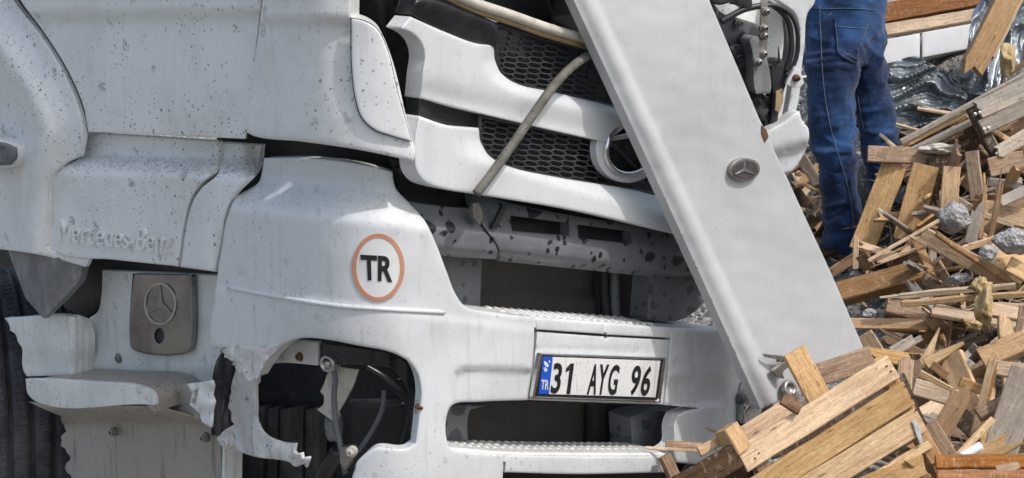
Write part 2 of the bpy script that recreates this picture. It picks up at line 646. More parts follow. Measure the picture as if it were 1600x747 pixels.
def gravel():
    g = G('gravel_ground')
    v = g.vor(26, g.warp(30, .02))
    v2 = g.vor(75)
    sh = g.n('SeparateColor', {0: v.outputs['Color']}).outputs[0]
    c = g.mix(sh, (.27, .26, .24), (.50, .48, .45))
    c = g.mix(g.math('MULTIPLY', g.n('SeparateColor', {0: v2.outputs['Color']}).outputs[1], .6), c, (.16, .14, .115))
    c = g.mix(g.math('MULTIPLY', g.rng(g.noise(1.3, 6).outputs[0], .45, .7), .6), c, (.12, .10, .08))
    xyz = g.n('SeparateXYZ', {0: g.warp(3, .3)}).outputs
    char_void = g.math('MULTIPLY', g.rng(xyz[0], 1.15, 1.4), g.rng(xyz[1], 7.9, 7.1))  # charcoal soil under the pile, with the shade of its gaps painted in
    c = g.mix(g.math('MULTIPLY', char_void, .85), c, (.035, .032, .03))
    h = g.math('ADD', g.math('MULTIPLY', v.outputs['Distance'], -1.2), g.math('MULTIPLY', v2.outputs['Distance'], -.4))
    g.bs(color=c, rough=.95, spec=.15, normal=g.bump(h, .9, .03))
    return g.m


def foam():
    g = G('yellow_foam')
    c = g.mix(g.rng(g.noise(22, 7, .7).outputs[0], .35, .65), (.88, .70, .40), (.62, .42, .18))
    g.bs(color=c, rough=.95, spec=.1, normal=g.bump(g.noise(55, 8, .75).outputs[0], 1.0, .02))
    return g.m


def denim():
    g = G('blue_denim')
    tw = g.n('TexWave', {'Vector': g.co, 'Scale': 190.0, 'Distortion': 1.0}, bands_direction='DIAGONAL').outputs['Fac']
    fd = g.rng(g.noise(5.0, 5, .6, g.scale((1, 1, .8))).outputs[0], .38, .66)
    c = g.mix(fd, (.005, .016, .055), (.024, .078, .205))
    c = g.mix(g.math('MULTIPLY', g.rng(g.noise(30, 6, .7, g.scale((1, 1, 2.2))).outputs[0], .5, .75), .55), c, (.05, .13, .31))
    c = g.mix(g.math('MULTIPLY', tw, .25), c, (.008, .02, .06))
    g.bs(color=c, rough=.85, spec=.15, sheen=.25, normal=g.bump(g.math('ADD', tw, g.noise(60, 5).outputs[0]), .25, .003))
    return g.m


def tin(name, col, rough):
    g = G(name)
    c = g.mix(g.rng(g.noise(6, 7, .65).outputs[0], .4, .66), col, tuple(x * .5 for x in col))
    c = g.mix(g.math('MULTIPLY', g.rng(g.noise(4.5, 6, .6).outputs[0], .62, .70), .8), c, (.30, .22, .12))
    g.bs(color=c, rough=g.rng(g.noise(9, 5).outputs[0], .3, .7, rough * .8, rough * 1.5), metal=.55, normal=g.bump(g.noise(30, 5).outputs[0], .12, .006))
    return g.m


M['concrete'] = concrete()
M['gravel'] = gravel()
M['foam'] = foam()
M['denim'] = denim()
M['tin_dark'] = tin('crumpled_tin', (.25, .28, .29), .36)
M['tin_blue'] = tin('crumpled_bluish_tin', (.34, .38, .42), .34)
M['w_fresh'] = wood('wood_fresh_pine', (.72, .485, .26), (.52, .315, .14))
M['w_pale'] = wood('wood_pale', (.76, .56, .345), (.56, .375, .20))
M['w_brown'] = wood('wood_brown', (.45, .28, .15), (.27, .15, .07))
M['w_orange'] = wood('wood_orange_heart', (.47, .20, .06), (.30, .11, .03), rough=.6)
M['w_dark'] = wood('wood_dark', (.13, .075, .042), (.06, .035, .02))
M['w_grey'] = wood('wood_weathered', (.56, .48, .38), (.36, .29, .22), grey=.5)
M['w_weath'] = wood('wood_weathered_beige', (.66, .55, .42), (.46, .36, .25), grey=.25)
M['w_pink'] = wood('wood_pinkish', (.70, .47, .275), (.50, .31, .165))
M['skin'] = simple('skin', (.42, .24, .16), .5, 0, .15, 14, .05)
M['cloth'] = simple('dark_jacket_cloth', (.03, .032, .038), .85, 0, .4, 20, .2)
M['shoe'] = simple('dark_shoe', (.014, .016, .024), .55, 0, .4, 20, .1)
M['thread'] = simple('pale_stitching', (.14, .17, .22), .7, 0, .3, 40, .1)
M['white_gloss'] = paint('white_sheet_panel', col=(.80, .80, .79), grime=.12, spots=.1, specks=.15, smear=.15)
M['pipe'] = simple('white_pipe', (.74, .76, .78), .4, 0, .2, 14, .05)

# ------------------------------------------------------------------ ground
def gz(x, y):
    x, y = np.asarray(x, float), np.asarray(y, float)
    m = ss(4.6, 9.0, y) * (.30 + .75 * ss(1.1, 2.0, x)) * ss(.55, 1.1, x)
    m = m + .10 * ss(1.2, 1.9, x) * ss(4.5, 5.4, y)
    m = m * (1 - ss(14, 24, y)) - .5 * (1 - ss(-.1, .75, x)) * ss(2.5, 3.5, y) * (1 - ss(9, 12, y))
    return m + .025 * np.sin(2.3 * x + 1.1 * y) * ss(3, 6, y) * (1 - ss(20, 30, y))


def ghit(x, y):
    r = rays([(x, y)])[0]
    d = np.linspace(2.5, 30, 1400)
    p = C0 + d[:, None] * r
    k = np.argmax(p[:, 2] < gz(p[:, 0], p[:, 1]))
    return float(d[k])


xs = np.concatenate([[-400, -120, -40, -15, -6], np.linspace(-3, 4.5, 76), [7, 15, 40, 120, 400]])
ys = np.concatenate([[-300, -80, -20, -6, 0, 2], np.linspace(3, 13, 100), [15, 18, 22, 26, 32, 50, 120, 400]])
XX, YY = np.meshgrid(xs, ys)
ZZ = gz(XX, YY)
v = np.stack([XX.ravel(), YY.ravel(), ZZ.ravel()], 1)
near = (abs(v[:, 0]) < 5) & (v[:, 1] > 2.5) & (v[:, 1] < 13.5)
for i in np.nonzero(near)[0]:
    v[i, 2] += .05 * mnoise.noise(Vector((v[i, 0] * 3, v[i, 1] * 3, 0))) + .03 * mnoise.noise(Vector((v[i, 0] * 9, v[i, 1] * 9, 3)))
nx = len(xs)
f = [(j * nx + i, j * nx + i + 1, (j + 1) * nx + i + 1, (j + 1) * nx + i) for j in range(len(ys) - 1) for i in range(nx - 1)]
tag(mesh('ground', v, f, M['gravel'], None, True), kind='structure')


def rock_verts(rg, sub=1):
    bm = bmesh.new()
    bmesh.ops.create_icosphere(bm, subdivisions=sub, radius=1)
    sc = [rg.uniform(.6, 1.2) for _ in range(3)]
    vv = [np.array(w.co) * sc * (1 + .25 * rg.uniform(-1, 1)) for w in bm.verts]
    ff = [[w.index for w in t.verts] for t in bm.faces]
    bm.free()
    return np.array(vv), ff


def stones(name, n, region, size, mat, seed):
    rg = random.Random(seed)
    V, FF = [], []
    protos = [rock_verts(rg) for _ in range(8)]
    for _ in range(n):
        px, py = rg.uniform(region[0], region[2]), rg.uniform(region[1], region[3])
        d = ghit(px, py)
        p = Pt(px, py, d)
        s = size * rg.choice([.4, .5, .7, 1, 1.5])
        a, ff = protos[rg.randrange(8)]
        t = rg.uniform(0, 6.28)
        rot = np.array([[math.cos(t), -math.sin(t), 0], [math.sin(t), math.cos(t), 0], [0, 0, 1]])
        base = len(V)
        V += list((a @ rot.T) * s + p + [0, 0, s * .4])
        FF += [tuple(i + base for i in t2) for t2 in ff]
    return tag(mesh(name, V, FF, mat), kind='stuff')


stones('gravel', 900, (1060, 100, 1420, 520), .018, M['concrete'], 3)
stones('rubble_stones', 220, (1320, 40, 1640, 770), .016, M['gravel'], 4)

# ------------------------------------------------------------------ planes of the truck
TH = R(48)
NF = np.array([math.sin(TH), -math.cos(TH), 0.0])
NS = np.array([-math.cos(TH), -math.sin(TH), 0.0])
FRONT = Plane(Pt(935, 590, 4.8), NF)
cpt = FRONT.P([(596, 520)])[0]
SIDE = Plane(cpt, NS)
BODY = Corner(FRONT, SIDE, .022)

TRUCK = empty('truck', (float(cpt[0]), float(cpt[1]), 0.0),
              'wrecked white truck with torn bumper, open headlight hole and licence plate 31 AYG 96', 'truck')
T = TRUCK

# --- side of the cab
def fender_relief(x, y):
    p = np.stack([x, y], 1)
    d = polydist(p, [(-10, -60), (22, 0), (62, 52), (97, 108), (122, 165), (131, 207), (126, 243), (118, 300), (112, 420)])
    return .035 * (1 - ss(22, 60, d)) * 0 - .045 * ss(45, 62, d) * 0 + .05 * bump(d, 62, 26) - .03 * ss(80, 130, d) + .006 * bump(d, 30, 3)


fender = panel('fender', [(-330, -70), (-16, -70), (22, 0), (62, 52), (97, 108), (122, 165), (131, 207), (126, 243), (96, 260), (80, 285),
                 (76, 330), (77, 388), (140, 404), (134, 417), (60, 398), (-90, 380), (-330, 350)], SIDE, M['paint_side'], T, relief=fender_relief, r=7, e=.01, grid=8)
panel('marker_lamp', [(-40, 214), (10, 221), (24, 228), (26, 245), (18, 262), (-40, 266)], SIDE.off(.05), M['white_gloss'], T, thick=.05, r=6, e=.012)
panel('lamp_lens', [(-40, 221), (8, 226), (17, 232), (18, 246), (12, 258), (-40, 259)], SIDE.off(.066), M['grey'], T, thick=.02, r=5, e=.006)

panel('cab_panel', [(-2, -70), (32, 0), (70, 52), (105, 108), (130, 165), (138, 206), (250, 211), (383, 217), (394, 130), (404, 40), (418, -70)],
      BODY.off(-.004), M['paint_side'], T, r=5, e=.006, thick=.004,
      relief=lambda x, y: .025 * ss(33, 18, y + .012 * (x - 100)) - .012 * ss(300, 410, x) + .004 * bump(y, 120, 60))
panel('fender_seam', [(-30, -70), (8, -70), (40, 0), (80, 55), (110, 105), (135, 165), (140, 206), (126, 206), (115, 160), (60, 60), (0, -30)],
      SIDE.off(-.014), M['black'], T, thick=.003, r=0)


panel('seam_backing', [(66, 195), (170, 200), (170, 300), (120, 425), (66, 410)], SIDE.off(-.14), M['black'], T, thick=.01, r=0, grid=16)


def ledge(y0, sl, amp, w=36):
    return lambda x, y: -amp * (1 - ss(y0, y0 + w, y - sl * (x - 100)))


panel('step_cover', [(134, 207), (240, 213), (342, 220), (341, 252), (335, 268), (312, 290), (298, 312), (289, 345), (278, 416), (180, 406), (88, 394),
                     (79, 384), (78, 340), (79, 300), (85, 275), (99, 262), (127, 246)], BODY.off(.012), M['paint_side'], T, r=6, e=.010,
      relief=ledge(236, .03, .06), grid=7)
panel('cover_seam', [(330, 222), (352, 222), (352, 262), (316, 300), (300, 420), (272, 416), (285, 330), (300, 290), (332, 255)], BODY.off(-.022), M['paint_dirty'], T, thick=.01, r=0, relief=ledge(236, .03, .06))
panel('corner_step_cover', [(346, 222), (409, 226), (404, 262), (395, 275), (366, 305), (353, 335), (347, 380), (338, 425), (282, 417),
                            (293, 345), (302, 314), (316, 293), (340, 272), (345, 252)], BODY.off(.012), M['paint_side'], T, r=7, e=.012,
      relief=lambda x, y: ledge(236, .03, .075)(x, y) - .05 * ss(372, 410, x) - .02 * ss(325, 350, x) * ss(330, 400, y), grid=7)
text('lettering', 'Mercedes-Benz', [(92, 343), (268, 361), (266, 396), (89, 377)], BODY.off(.012), M['paint_side'], T, off=.010, bold=.0, thick=.014)

# --- upper corner fairing and its cap
panel('corner_fairing', [(417, -70), (413, 0), (399, 85), (390, 150), (384, 192), (386, 207), (398, 213), (470, 221), (560, 234), (646, 252), (649, 236),
                         (642, 212), (606, 74), (590, 44), (566, 30), (549, 25), (552, -70)], BODY.off(.05), M['paint_corner'], T, r=10, e=.022, thick=.05, grid=7,
      relief=lambda x, y: .016 * ss(42, 24, y) - .02 * ss(450, 392, x) * ss(60, 150, y) - .012 * ss(500, 552, x) * ss(200, 120, y))
panel('cap_seam', [(547.5, 27.5), (568.5, 31.5), (589, 44), (604, 71.5), (621, 140), (644, 222), (612, 213.5), (583.5, 203.5), (564.5, 185), (554.5, 155), (548.5, 105)],
      BODY.off(.0545), M['black'], T, thick=.003, r=0)
panel('lamp_cap', [(549, 29), (568, 33), (588, 45), (603, 72), (620, 140), (643, 221), (612, 212), (585, 202), (566, 184), (556, 155), (550, 105)],
      BODY.off(.059), M['paint_corner'], T, r=5, e=.008, thick=.004, grid=7)
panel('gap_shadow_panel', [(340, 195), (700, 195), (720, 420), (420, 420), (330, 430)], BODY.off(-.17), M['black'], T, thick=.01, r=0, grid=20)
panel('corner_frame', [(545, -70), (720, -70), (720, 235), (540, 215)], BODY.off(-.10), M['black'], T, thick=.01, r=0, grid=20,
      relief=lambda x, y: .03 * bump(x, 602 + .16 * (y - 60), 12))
panel('corner_vane', [(655, -70), (612, 20), (607, 60), (640, 180), (650, 250), (668, 200), (672, 60)], BODY.off(-.055), M['gloss_black'], T, thick=.01, r=8, e=.012,
      relief=lambda x, y: .02 * np.sin(x * .06))

# --- grille assembly (cab front, sagging to the right)
GR = FRONT
def grille_bar_relief(x, y):
    p = np.stack([x, y], 1)
    d = polydist(p, [(745, 60), (748, 100), (766, 127), (800, 147), (985, 192)])
    up = ss(0, 1, 0)
    side = inside(p, [(745, 40), (748, 100), (766, 127), (800, 147), (985, 192), (1020, 100), (900, 40)])
    s = np.where(side, d, -d)
    return .022 - .035 * ss(0, 34, s) * 1.0 - .02 * ss(70, 0, np.abs(x - 660)) - .010 * bump(y - (.22 * (x - 660)), 150, 22)


panel('black_trim', [(640, 22), (648, 0), (668, -4), (725, 14), (777, 36), (779, 73), (742, 69), (700, 54)], GR.off(.012), M['gloss_black'], T, thick=.05, r=8, e=.02,
      relief=lambda x, y: .012 * ss(30, 0, y - .34 * (x - 650)))
panel('grille_bar', [(627, 44), (641, 26), (700, 52), (744, 68), (775, 71), (777, 97), (785, 116), (808, 131), (860, 143), (965, 168), (1000, 178), (975, 200),
                     (945, 222), (880, 208), (760, 180), (700, 165), (656, 153), (660, 112), (663, 86), (657, 66), (645, 53)], GR.off(.01), M['paint_grille'], T,
      thick=.05, r=6, e=.010, relief=grille_bar_relief, grid=6)
panel('black_trim', [(655, 150), (700, 164), (757, 180), (756, 197), (740, 204), (700, 197), (653, 181)], GR.off(-.012), M['gloss_black'], T, thick=.04, r=5, e=.01)
def low_bar_relief(x, y):
    l = 224 + .30 * (x - 752)
    return .03 - .035 * ss(0, 42, l + 34 - y) * ss(700, 760, x) - .02 * ss(690, 650, x)


panel('grille_bar', [(654, 181), (700, 196), (749, 200), (752, 222), (764, 243), (795, 260), (860, 275), (1030, 304), (1120, 330), (1120, 379), (1062, 367), (900, 330),
                     (745, 304), (690, 295), (664, 286), (651, 270), (647, 240), (649, 205)], GR.off(.012), M['paint_grille'], T, thick=.05, r=7, e=.014,
      relief=low_bar_relief, grid=6)
upper_mesh_poly = [(776, 38), (900, 73), (935, 78), (985, 175), (965, 169), (860, 144), (808, 132), (784, 117), (777, 97)]
lower_mesh_poly = [(750, 180), (880, 208), (950, 224), (1000, 270), (1060, 312), (1030, 305), (860, 276), (795, 261), (762, 243), (750, 222)]
for poly in (upper_mesh_poly, lower_mesh_poly):
    cc = np.mean(poly, 0)
    panel('grille_backing', [tuple(cc + (np.array(q) - cc) * 1.03) for q in poly], GR.off(-.05), M['dark'], T, thick=.01, r=0, grid=20)
    lines = curve(poly, 6)
    rimpts = GR.off(.004).P(lines)
    tube('mesh_surround', list(rimpts[::2]) + [rimpts[0]], .0065, M['black'], T, 6, 2)


def hexmesh(poly, surf, rot, L1=12.5, dx=6.5, dy=4.4):
    pl = curve(poly, 6)
    cs, sn = math.cos(rot), math.sin(rot)
    ax = np.array([cs, sn]); ay = np.array([-sn, cs])
    o = np.mean(poly, 0)
    segs = []
    per = 2 * (L1 + dx)
    for j in range(-27, 28):
        for i in range(-12, 13):
            for (ox, oy) in ((0, 0), (L1 + dx, dy)):
                a = (i * per + ox, j * 2 * dy + oy)
                b = (a[0] + L1, a[1])
                segs += [(a, b), (b, (b[0] + dx, b[1] + dy)), (b, (b[0] + dx, b[1] - dy))]
    V, FF = [], []
    A = np.array([o + ax * s[0][0] + ay * s[0][1] for s in segs])
    B = np.array([o + ax * s[1][0] + ay * s[1][1] for s in segs])
    m = inside((A + B) / 2, pl)
    A, B = A[m], B[m]
    PA, PB = surf.P(A), surf.P(B)
    n = surf.n
    for a, b in zip(PA, PB):
        d = b - a
        L = np.linalg.norm(d); d /= L
        s = np.cross(d, n)
        a = a - d * .001; b = b + d * .001
        k = len(V)
        for q in (a, b):
            V += [q + s * .0016, q - s * .0016, q - s * .0016 - n * .007, q + s * .0016 - n * .007]
        FF += [(k, k + 1, k + 5, k + 4), (k + 1, k + 2, k + 6, k + 5), (k + 3, k, k + 4, k + 7), (k + 2, k + 3, k + 7, k + 6)]
    return tag(mesh('grille_mesh', V, FF, M['mesh'], T), kind='stuff')


M['mesh'] = plastic('dusty_mesh_plastic', (.04, .042, .046), .5, 0, .45, (.13, .135, .14))
hexmesh(upper_mesh_poly, GR.off(-.006), R(13))
hexmesh(lower_mesh_poly, GR.off(-.006), R(13))

# star ring
def ell(cx, cy, a, b, rot=0, n=40, t0=0, t1=360):
    o = []
    for i in range(n):
        t = R(t0 + (t1 - t0) * i / (n if t1 - t0 == 360 else n - 1))
        x, y = a * math.cos(t), b * math.sin(t)
        o.append((cx + x * math.cos(rot) - y * math.sin(rot), cy + x * math.sin(rot) + y * math.cos(rot)))
    return o


ER = R(38)
panel('badge_surround', ell(986, 229, 53, 59, ER), GR.off(.016), M['paint_grille'], T, holes=[ell(988, 229, 39, 47, ER)], thick=.02, r=7, e=.012, grid=8, bpx=4)
panel('badge_backing', ell(988, 229, 43, 51, ER), GR.off(-.012), M['black'], T, thick=.01, r=0, grid=5, relief=lambda x, y: .003 * np.sin(x * 1.6))
emb = tube('badge_ring', list(GR.off(.02).P(np.array(ell(988, 229, 38, 46, ER, 30)))) + [GR.off(.02).P([ell(988, 229, 38, 46, ER, 30)[0]])[0]], .0085, M['chrome'], T, 10, 2)
panel('badge_star', [(951, 221), (957, 213), (990, 205), (996, 175), (1003, 206), (1030, 240), (995, 215)], GR.off(.012), M['chrome'], T, thick=.012, r=5, e=.008, grid=6, smooth=False)

# trims along the top of the grille
tube('windscreen_trim', [Pt(x, y, GR.off(.03).P([(x, y)])[0][1] / 1.0) if False else GR.off(.03).P([(x, y)])[0] for x, y in
                         [(690, -22), (735, 2), (800, 24), (860, 45), (935, 66)]], .0125, M['cream'], T, 8, 5)
tube('trim_lip', [GR.off(.018).P([(x, y)])[0] for x, y in [(690, -10), (735, 13), (800, 35), (860, 56), (935, 77)]], .009, M['tan'], T, 8, 5)
panel('scuttle_panel', [(690, -70), (1110, -70), (1110, 120), (935, 85), (860, 60), (770, 30), (700, 0)], GR.off(-.12), M['dark'], T, thick=.01, r=0, grid=20)
panel('wiper_cover', [(868, -10), (900, -12), (925, 62), (900, 55), (862, 30)], GR.off(-.06), M['black'], T, thick=.02, r=5, e=.008)
tube('wiper_arm', [GR.off(-.03).P([q])[0] for q in [(740, -20), (752, 0), (757, 20)]], .006, M['steel'], T, 6, 3)
tube('wiper_arm', [GR.off(-.03).P([q])[0] for q in [(850, -20), (858, 10), (868, 44)]], .004, M['black'], T, 6, 3)

# --- grey deflector strip below the grille
DF = FRONT.off(-.05)
def defl_relief(x, y):
    l = 372 + .115 * (x - 780)
    return .03 * ss(-40, 0, y - l) - .028 * ss(18, 32, y - l) - .02 * ss(-40, -75, y - l)


panel('deflector', [(640, 315), (690, 322), (744, 326), (749, 350), (764, 370), (777, 388), (775, 405), (720, 402), (660, 396)], DF, M['deflector'], T, thick=.03, r=5, e=.008,
      relief=lambda x, y: .03 * ss(-35, 0, y - 362 - .1 * (x - 700)) - .02 * ss(25, 36, y - 362 - .1 * (x - 700)), grid=7)
panel('deflector', [(738, 300), (800, 318), (900, 338), (1010, 356), (1110, 380), (1122, 434), (1010, 431), (900, 420), (782, 408), (779, 388), (766, 368), (752, 348), (744, 325)],
      DF.off(.004), M['deflector'], T, thick=.03, r=5, e=.008, grid=7,
      relief=defl_relief, holes=[[(797, 337), (889, 349), (889, 369), (800, 361)], [(902, 351), (985, 362), (987, 381), (904, 372)]])
panel('slot_backing', [(790, 330), (1000, 352), (1000, 392), (790, 375)], FRONT.off(-.16), M['dark'], T, thick=.01, r=0, relief=lambda x, y: .012 * np.sin(y * .7), grid=4)
panel('hinge_strap', [(739, 318), (748, 316), (754, 335), (750, 352), (740, 340)], FRONT.off(-.01), M['bolt'], T, thick=.01, r=2, e=.003)
panel('hinge_strap', [(786, 322), (792, 324), (776, 358), (769, 356)], FRONT.off(-.01), M['black'], T, thick=.01, r=2, e=.003)
panel('deflector_end', [(1066, 382), (1090, 390), (1098, 432), (1080, 432)], FRONT.off(-.02), M['deflector'], T, thick=.02, r=5, e=.008)
panel('upper_recess', [(610, 240), (1120, 310), (1120, 400), (640, 345)], FRONT.off(-.10), M['dark'], T, thick=.01, r=0, grid=14, relief=lambda x, y: .01 * np.sin(y * .45))

# --- upper cavity
CV = FRONT.off(-.26)
panel('radiator', [(735, 380), (1000, 400), (1000, 540), (735, 520)], CV, M['radiator'], T, thick=.02, r=0, grid=8,
      relief=lambda x, y: .02 * ss(450, 462, y - .04 * (x - 735)) + .008 * bump(y - .04 * (x - 735), 440, 3))
panel('cavity_bracket', [(672, 395), (753, 404), (750, 482), (715, 484)], FRONT.off(-.15), M['grey'], T, thick=.10, r=4, e=.006)
panel('cavity_wall', [(938, 400), (1024, 412), (1024, 530), (938, 530)], FRONT.off(-.22), M['dark'], T, thick=.02, r=0, grid=14)
panel('cavity_bracket', [(1016, 424), (1100, 430), (1108, 455), (1095, 478), (1062, 500), (1010, 500)], FRONT.off(-.06), M['grey'], T, thick=.06, r=8, e=.014)
tube('coolant_pipe', [FRONT.off(-.20).P([q])[0] for q in [(945, 415), (944, 450), (948, 500)]], .012, M['dark'], T, 10, 4)
tube('coolant_pipe', [FRONT.off(-.19).P([q])[0] for q in [(962, 415), (960, 450), (962, 500)]], .015, M['grey'], T, 10, 4)
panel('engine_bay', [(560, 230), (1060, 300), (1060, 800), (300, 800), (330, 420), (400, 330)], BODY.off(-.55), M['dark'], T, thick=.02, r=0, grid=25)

# --- bumper
B_OUT = ([(413, 247), (470, 246), (560, 256), (613, 268), (618, 293), (640, 318), (663, 344), (680, 378), (698, 425), (712, 460), (726, 478), (752, 486), (835, 495),
          (834, 540), (826, 625), (745, 628), (708, 632), (701, 640), (699, 692), (704, 700), (730, 706), (786, 711), (786, 737), (778, 800), (548, 800)]
         + torn((548, 800), (556, 725), 6, 7, 3) + [(556, 725), (575, 706), (586, 700), (636, 700), (649, 692), (654, 650), (657, 604), (645, 572), (620, 554), (560, 540),
          (482, 528), (458, 531), (440, 541), (415, 570), (404, 588)] + torn((404, 588), (380, 578), 5, 6, 19) + [(379, 577)] + torn((379, 577), (345, 545), 8, 12, 9) + [(345, 546), (328, 543), (328, 515), (337, 450), (346, 390), (356, 338), (371, 306), (388, 296), (404, 285), (410, 265)])


def bumper_relief(x, y):
    p = np.stack([x, y], 1)
    o = -.062 * (1 - ss(276, 345, y - .10 * (x - 480))) * ss(720, 660, x)
    dl = polydist(p, [(357, 448), (430, 462), (520, 476), (600, 482), (694, 487)])
    below = y - (446 + .13 * (x - 355))
    o = o + .004 * ss(0, 12, below)
    # pocket round the plate
    pk = inside(p, curve([(708, 590), (714, 577), (730, 573), (832, 576), (832, 632), (706, 634)], 5))
    dp = polydist(p, [(705, 634), (708, 590), (714, 577), (730, 573), (832, 576)])
    o = o - np.where(pk, .012 * ss(0, 7, dp), 0)
    # torn strut curls back
    o = o - .05 * ss(420, 350, x) * ss(560, 640, y) + .006 * np.sin(x * .25 + y * .18) * ss(430, 380, x) * ss(540, 570, y)
    # fractured skin near the tear
    o = o + .010 * fno(x, y, .08, 5) * bump(y, 552, 16) * ss(460, 420, x) + .0025 * fno(x, y, .018, 2)
    return o


STRUT = ([(372, 568), (408, 580), (404, 592)] + torn((404, 592), (400, 612), 2, 4, 41) + [(401, 640), (401, 655), (413, 678), (440, 691), (462, 693)] + torn((462, 693), (484, 728), 9, 9, 5) + [(478, 731)] + torn((478, 731), (450, 722), 5, 6, 8)
         + [(448, 721), (400, 714), (368, 704), (346, 697), (338, 685), (350, 673), (366, 663)] + torn((366, 663), (357, 632), 2.5, 5, 42) + [(357, 632)] + torn((357, 632), (362, 600), 2.5, 5, 43) + [(362, 600)])
panel('torn_strut', STRUT, BODY.off(.012), M['paint_torn'], T, thick=.007, r=5, e=.010, grid=5, bpx=4,
      relief=lambda x, y: -.05 * ss(420, 350, x) * ss(560, 640, y) + .008 * fno(x, y, .05, 6) + .004 * fno(x, y, .16, 1))
bumper = panel('bumper', B_OUT, BODY.off(.02), M['paint'], T, thick=.03, r=8, e=.012, relief=bumper_relief, grid=6, bpx=4)
panel('torn_skin', [(346, 547), (372, 540), (420, 543), (443, 538), (420, 560), (408, 578), (402, 592)] + torn((402, 592), (388, 600), 4, 4, 2) + [(384, 590)] + torn((384, 590), (350, 556), 5, 6, 12),
      BODY.off(.03), M['paint_torn'], T, thick=.004, r=2, e=.003, grid=5, relief=lambda x, y: (.008 * fno(x, y, .07, 3) + .006 * fno(x, y, .2, 9) + .004 * ss(560, 600, y)))
L_ = curve([(357, 449), (430, 463), (520, 477), (600, 483), (694, 488)], 8, False)
tube('body_line', list(proud(BODY.off(.0205).P(L_), normals(BODY, L_), bumper_relief(L_[:, 0], L_[:, 1]))), .0058, M['paint'], bumper, 8, 1)
st = panel('country_sticker', ell(591, 418, 36, 47, 0), BODY.off(.0212), M['sticker'], bumper, thick=.0022, r=0, grid=7, relief=bumper_relief)
panel('sticker_ring', ell(591, 418, 41, 53, 0, 60), BODY.off(.0220), M['orange'], bumper, holes=[ell(591, 418, 34.5, 46.5, 0, 60)], thick=.002, r=0, grid=7, bpx=3, relief=bumper_relief)
text('sticker_letters', 'TR', [(563, 398), (616, 401), (613, 441), (566, 437)], BODY.off(.0215), M['ink'], bumper, off=.0012, bold=.03, thick=.002, relief=bumper_relief)


def shelf(name, line, surf, depth, mat, thick=.02, lip=.006):
    """horizontal ledge running back from a line on the surface"""
    L = curve(line, 8, False)
    A = surf.P(L)
    n = normals(surf, L)
    n[:, 2] = 0
    n /= np.linalg.norm(n, axis=1)[:, None]
    k = len(A)
    rows = [A + n * .0 - [0, 0, lip + thick], A - [0, 0, lip], A - n * lip, A - n * depth, A - n * depth - [0, 0, thick]]
    V = np.concatenate(rows)
    FF = [(r * k + i, r * k + i + 1, (r + 1) * k + i + 1, (r + 1) * k + i) for r in range(4) for i in range(k - 1)]
    FF += [(4 * k + i, 4 * k + i + 1, i + 1, i) for i in range(k - 1)]
    FF += [tuple(r * k for r in range(5)), tuple(r * k + k - 1 for r in range(5))[::-1]]
    return mesh(name, V, FF, mat, T)


def studs(line, surf, d0, d1, rows, pitch, parent, mat):
    L = curve(line, 4, False)
    A = surf.P(L)
    V, FF = [], []
    acc = np.concatenate([[0], np.cumsum(np.linalg.norm(np.diff(A, axis=0), axis=1))])
    nn = normals(surf, L)
    for r in range(rows):
        d = d0 + (d1 - d0) * r / max(rows - 1, 1)
        for s in np.arange(pitch * (.5 if r % 2 else 0) + pitch, acc[-1] - pitch * .5, pitch):
            p = np.array([np.interp(s, acc, A[:, i]) for i in range(3)])
            n = np.array([np.interp(s, acc, nn[:, i]) for i in range(3)])
            c = p - n * d
            t = np.cross([0, 0, 1], n)
            k = len(V)
            for (q, h) in ((1, 0), (.5, .0045)):
                for a in range(6):
                    an = a * math.pi / 3
                    V.append(c + t * .013 * q * math.cos(an) + n * .010 * q * math.sin(an) + [0, 0, h - .0005])
            FF += [(k + a, k + (a + 1) % 6, k + 6 + (a + 1) % 6, k + 6 + a) for a in range(6)] + [tuple(k + 6 + a for a in range(6))]
    return tag(mesh('stud', V, FF, mat, parent), kind='stuff')


sh = shelf('step_tread', [(735, 484), (790, 491), (836, 496), (940, 504), (1047, 512), (1140, 516)], FRONT.off(.018), .17, M['paint_step'])
studs([(806, 493), (836, 496), (1040, 511)], FRONT.off(.010), .03, .145, 6, .032, sh, M['paint_step'])

# --- licence plate carrier
PC = FRONT.off(.02)
panel('carrier_lip', [(836, 497), (943, 506), (943, 522), (838, 515)], PC, M['paint'], T, thick=.03, r=4, e=.008, grid=7)
panel('carrier_lip', [(949, 506), (1045, 513), (1046, 528), (948, 523)], PC, M['paint'], T, thick=.03, r=4, e=.008, grid=7)
panel('carrier_gap', [(832, 496), (1052, 512), (1050, 540), (1040, 634), (824, 628)], PC.off(-.03), M['dark'], T, thick=.01, r=0, grid=20)
panel('plate_carrier', [(839, 518), (943, 526), (946, 530), (949, 526), (1046, 531), (1036, 632), (829, 625)], PC.off(-.006), M['paint'], T, thick=.02, r=4, e=.006, grid=7,
      relief=lambda x, y: -.004 * bump(y, 547 + .035 * (x - 840), 4))
plate = panel('licence_plate', [(846, 554), (1039, 561), (1030, 628), (833, 621)], PC.off(.003), M['ink'], T, thick=.012, r=2, e=.002, grid=14, smooth=False)
PP = PC.off(.0055)
panel('plate_face', [(864, 558), (1032, 564), (1024, 621), (858, 616)], PP, M['plate'], plate, thick=.002, r=1.5, e=.001, grid=14, smooth=False)
panel('country_strip', [(849, 557), (863.5, 557.6), (857.5, 616), (842, 615.5)], PP, M['blue'], plate, thick=.002, r=1, e=.001, smooth=False)
panel('chrome_frame', [(844, 552), (1041, 559), (1032, 630), (831, 623)], PC.off(.007), M['chrome'], plate, holes=[[(848, 555.5), (1036.5, 562), (1027.5, 626), (835.5, 619.5)]], thick=.010, r=1.5, e=.003, grid=14, smooth=False)
